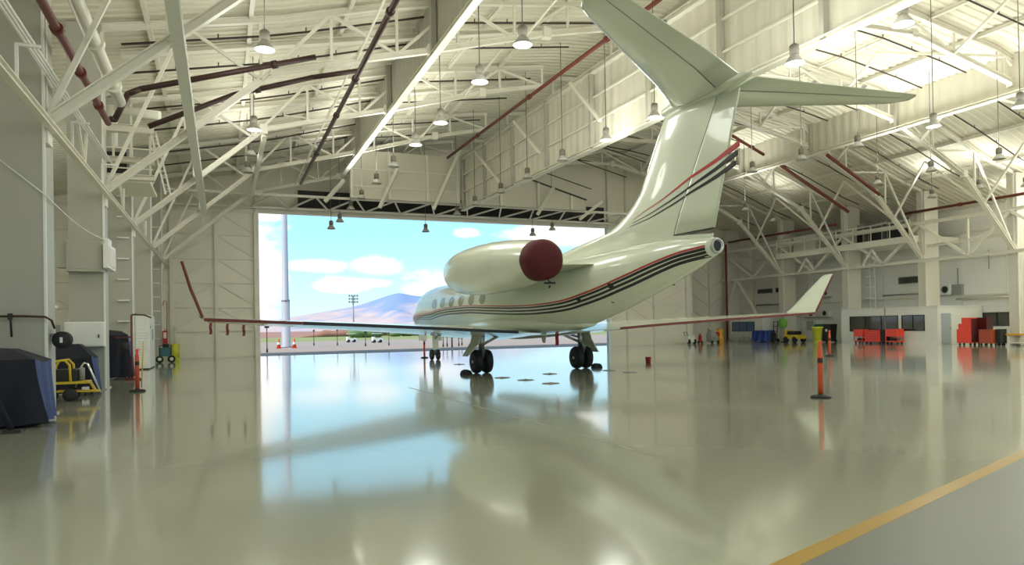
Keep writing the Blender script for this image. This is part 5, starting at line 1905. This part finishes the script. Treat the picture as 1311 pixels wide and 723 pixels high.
MB().bbox((-0.5, -0.7, 0.3), (0.5, 0.7, 0.62), 0.05).build('body', 'yellow', root)
MB().bbox((-0.4, -0.35, 0.62), (0.4, 0.4, 0.92), 0.04).build('cowl', 'dark', root)
MB().bbox((-0.42, 0.45, 0.62), (0.42, 0.68, 1.0), 0.04).build('seat', 'yellow', root)
for sx in (-0.45, 0.45):
    for sy in (-0.45, 0.45):
        MB().lathe([(0.08, -0.08), (0.24, -0.08), (0.24, 0.08), (0.08, 0.08)], (sx, sy, 0.24), 14, 'x').build('wheel', 'rubber', root)
tag(root, 'small yellow and black tow tug below the winglet', 'tug')
y_ = ry(974, 42.8)
drape('covered_cart', 42.5, 43.5, y_ - 0.9, y_ + 0.7, (0.95, 0.98, 0.98, 0.98), 'cart under a bright blue tarp near the far white office', 0.03, 'blue_tarp', 'blue_tarp')
c = hit(992, 440, 0, 42.9)
root = empty('hand_truck', (c.x, c.y, 0))
for k in (-0.22, 0.22):
    MB().tube((0, k, 0.1), (0.15, k, 1.75), 0.03, 8).build('stile', 'dark', root)
for z in (0.5, 0.9, 1.3, 1.7):
    MB().tube((0.1 * z, -0.22, z), (0.1 * z, 0.22, z), 0.025, 8).build('rung', 'dark', root)
MB().box((-0.3, -0.25, 0.05), (0.05, 0.25, 0.08)).build('toe_plate', 'dark', root)
MB().bbox((-0.25, -0.2, 0.08), (0.0, 0.2, 0.8), 0.03).build('gas_bottle', 'dark', root)
for k in (-0.28, 0.28):
    MB().lathe([(0.04, -0.04), (0.15, -0.04), (0.15, 0.04), (0.04, 0.04)], (0.08, k, 0.15), 12, 'y').build('wheel', 'rubber', root)
tag(root, 'black hand truck beside the bright blue covered cart', 'hand truck')
for k, (px, m, w_, h_, lab) in enumerate(((912.5, 'grey', 0.75, 1.15, 'grey floor scrubber beside the orange drum'), (896.5, 'streamer', 0.35, 0.8, 'red fire extinguisher trolley near the far corner'), (922, 'amber', 0.55, 1.2, 'amber yellow drum before the white corner office'),
                                          (883, 'white', 0.7, 0.95, 'white pressure washer standing at the front wall'))):
    c = hit(px, 440.5, 1, 46.8)
    root = empty(['floor_scrubber', 'fire_extinguisher', 'yellow_drum', 'pressure_washer'][k], (c.x, c.y, 0))
    if k == 0:
        MB().loft([[(-w_ / 2, -0.3, 0.1), (w_ / 2, -0.3, 0.1), (w_ / 2, 0.3, 0.1), (-w_ / 2, 0.3, 0.1)], [(-w_ * 0.55, -0.32, 0.6), (w_ * 0.4, -0.32, 0.6), (w_ * 0.4, 0.32, 0.6), (-w_ * 0.55, 0.32, 0.6)], [(-w_ * 0.45, -0.25, 1.1), (-w_ * 0.1, -0.25, 1.1), (-w_ * 0.1, 0.25, 1.1), (-w_ * 0.45, 0.25, 1.1)]], True, True, False).build('body', m, root)
        MB().bbox((0.02, -0.28, 0.6), (0.55, 0.28, 0.95), 0.05).build('tank', 'streamer', root)
        MB().tube((-0.35, 0, 1.05), (-0.5, 0, 1.3), 0.03, 8).build('handle', 'dark', root)
        for s_ in (-0.3, 0.3):
            MB().lathe([(0.03, -0.04), (0.12, -0.04), (0.12, 0.04), (0.03, 0.04)], (s_, -0.32, 0.12), 12, 'y').build('wheel', 'rubber', root)
    elif k == 1:
        MB().lathe([(0.14, 0.12), (0.15, 0.16), (0.15, 0.6), (0.09, 0.7), (0.04, 0.74)], n=14).build('cylinder', m, root)
        MB().cbox((0, 0, 0.78), (0.08, 0.2, 0.06)).build('valve', 'dark', root)
        for s_ in (-0.17, 0.17):
            MB().lathe([(0.03, -0.03), (0.12, -0.03), (0.12, 0.03), (0.03, 0.03)], (s_, 0, 0.12), 12, 'x').build('wheel', 'rubber', root)
    elif k == 2:
        MB().lathe([(0.27, 0), (0.28, 0.02), (0.28, 0.38), (0.29, 0.4), (0.28, 0.42), (0.28, 0.8), (0.29, 0.82), (0.28, 0.84), (0.28, 1.16), (0.26, 1.18)], n=20).build('drum', m, root)
        MB().lathe([(0.29, 1.16), (0.29, 1.2), (0.24, 1.2), (0.24, 1.17)], n=20).build('rim', m, root)
    else:
        MB().bbox((-w_ / 2, -0.3, 0.15), (w_ / 2, 0.3, 0.7), 0.06).build('body', m, root)
        MB().sweep([(-0.3, 0.2, 0.6), (-0.42, 0.2, 0.98), (-0.42, -0.2, 0.98), (-0.3, -0.2, 0.6)], 0.025, 8).build('handle', 'dark', root)
        for s_ in (-0.28, 0.28):
            MB().lathe([(0.05, -0.05), (0.2, -0.05), (0.2, 0.05), (0.05, 0.05)], (s_, -0.28, 0.2), 14, 'x').build('wheel', 'rubber', root)
    tag(root, lab, ['floor scrubber', 'extinguisher', 'drum', 'pressure washer'][k])
# folding chairs stacked along the corner office
for k in range(5):
    c = hit(936 + 6.5 * k, 440, 0, 43.25)
    root = empty('folding_chair', (c.x, c.y, 0))
    for s_ in (-0.2, 0.2):
        MB().tube((-0.18, s_, 0.0), (0.16, s_, 0.82), 0.016, 6).build('leg', 'metal', root)
        MB().tube((0.2, s_, 0.0), (-0.1, s_, 0.5), 0.016, 6).build('leg', 'metal', root)
    MB().cbox((0.0, 0, 0.45), (0.36, 0.38, 0.03)).build('seat', 'white', root)
    MB().cbox((0.15, 0, 0.74), (0.03, 0.38, 0.16)).build('backrest', 'white', root)
    tag(root, 'white folding chair lined up against the corner office wall', 'chair', 'folding chairs at the corner office')
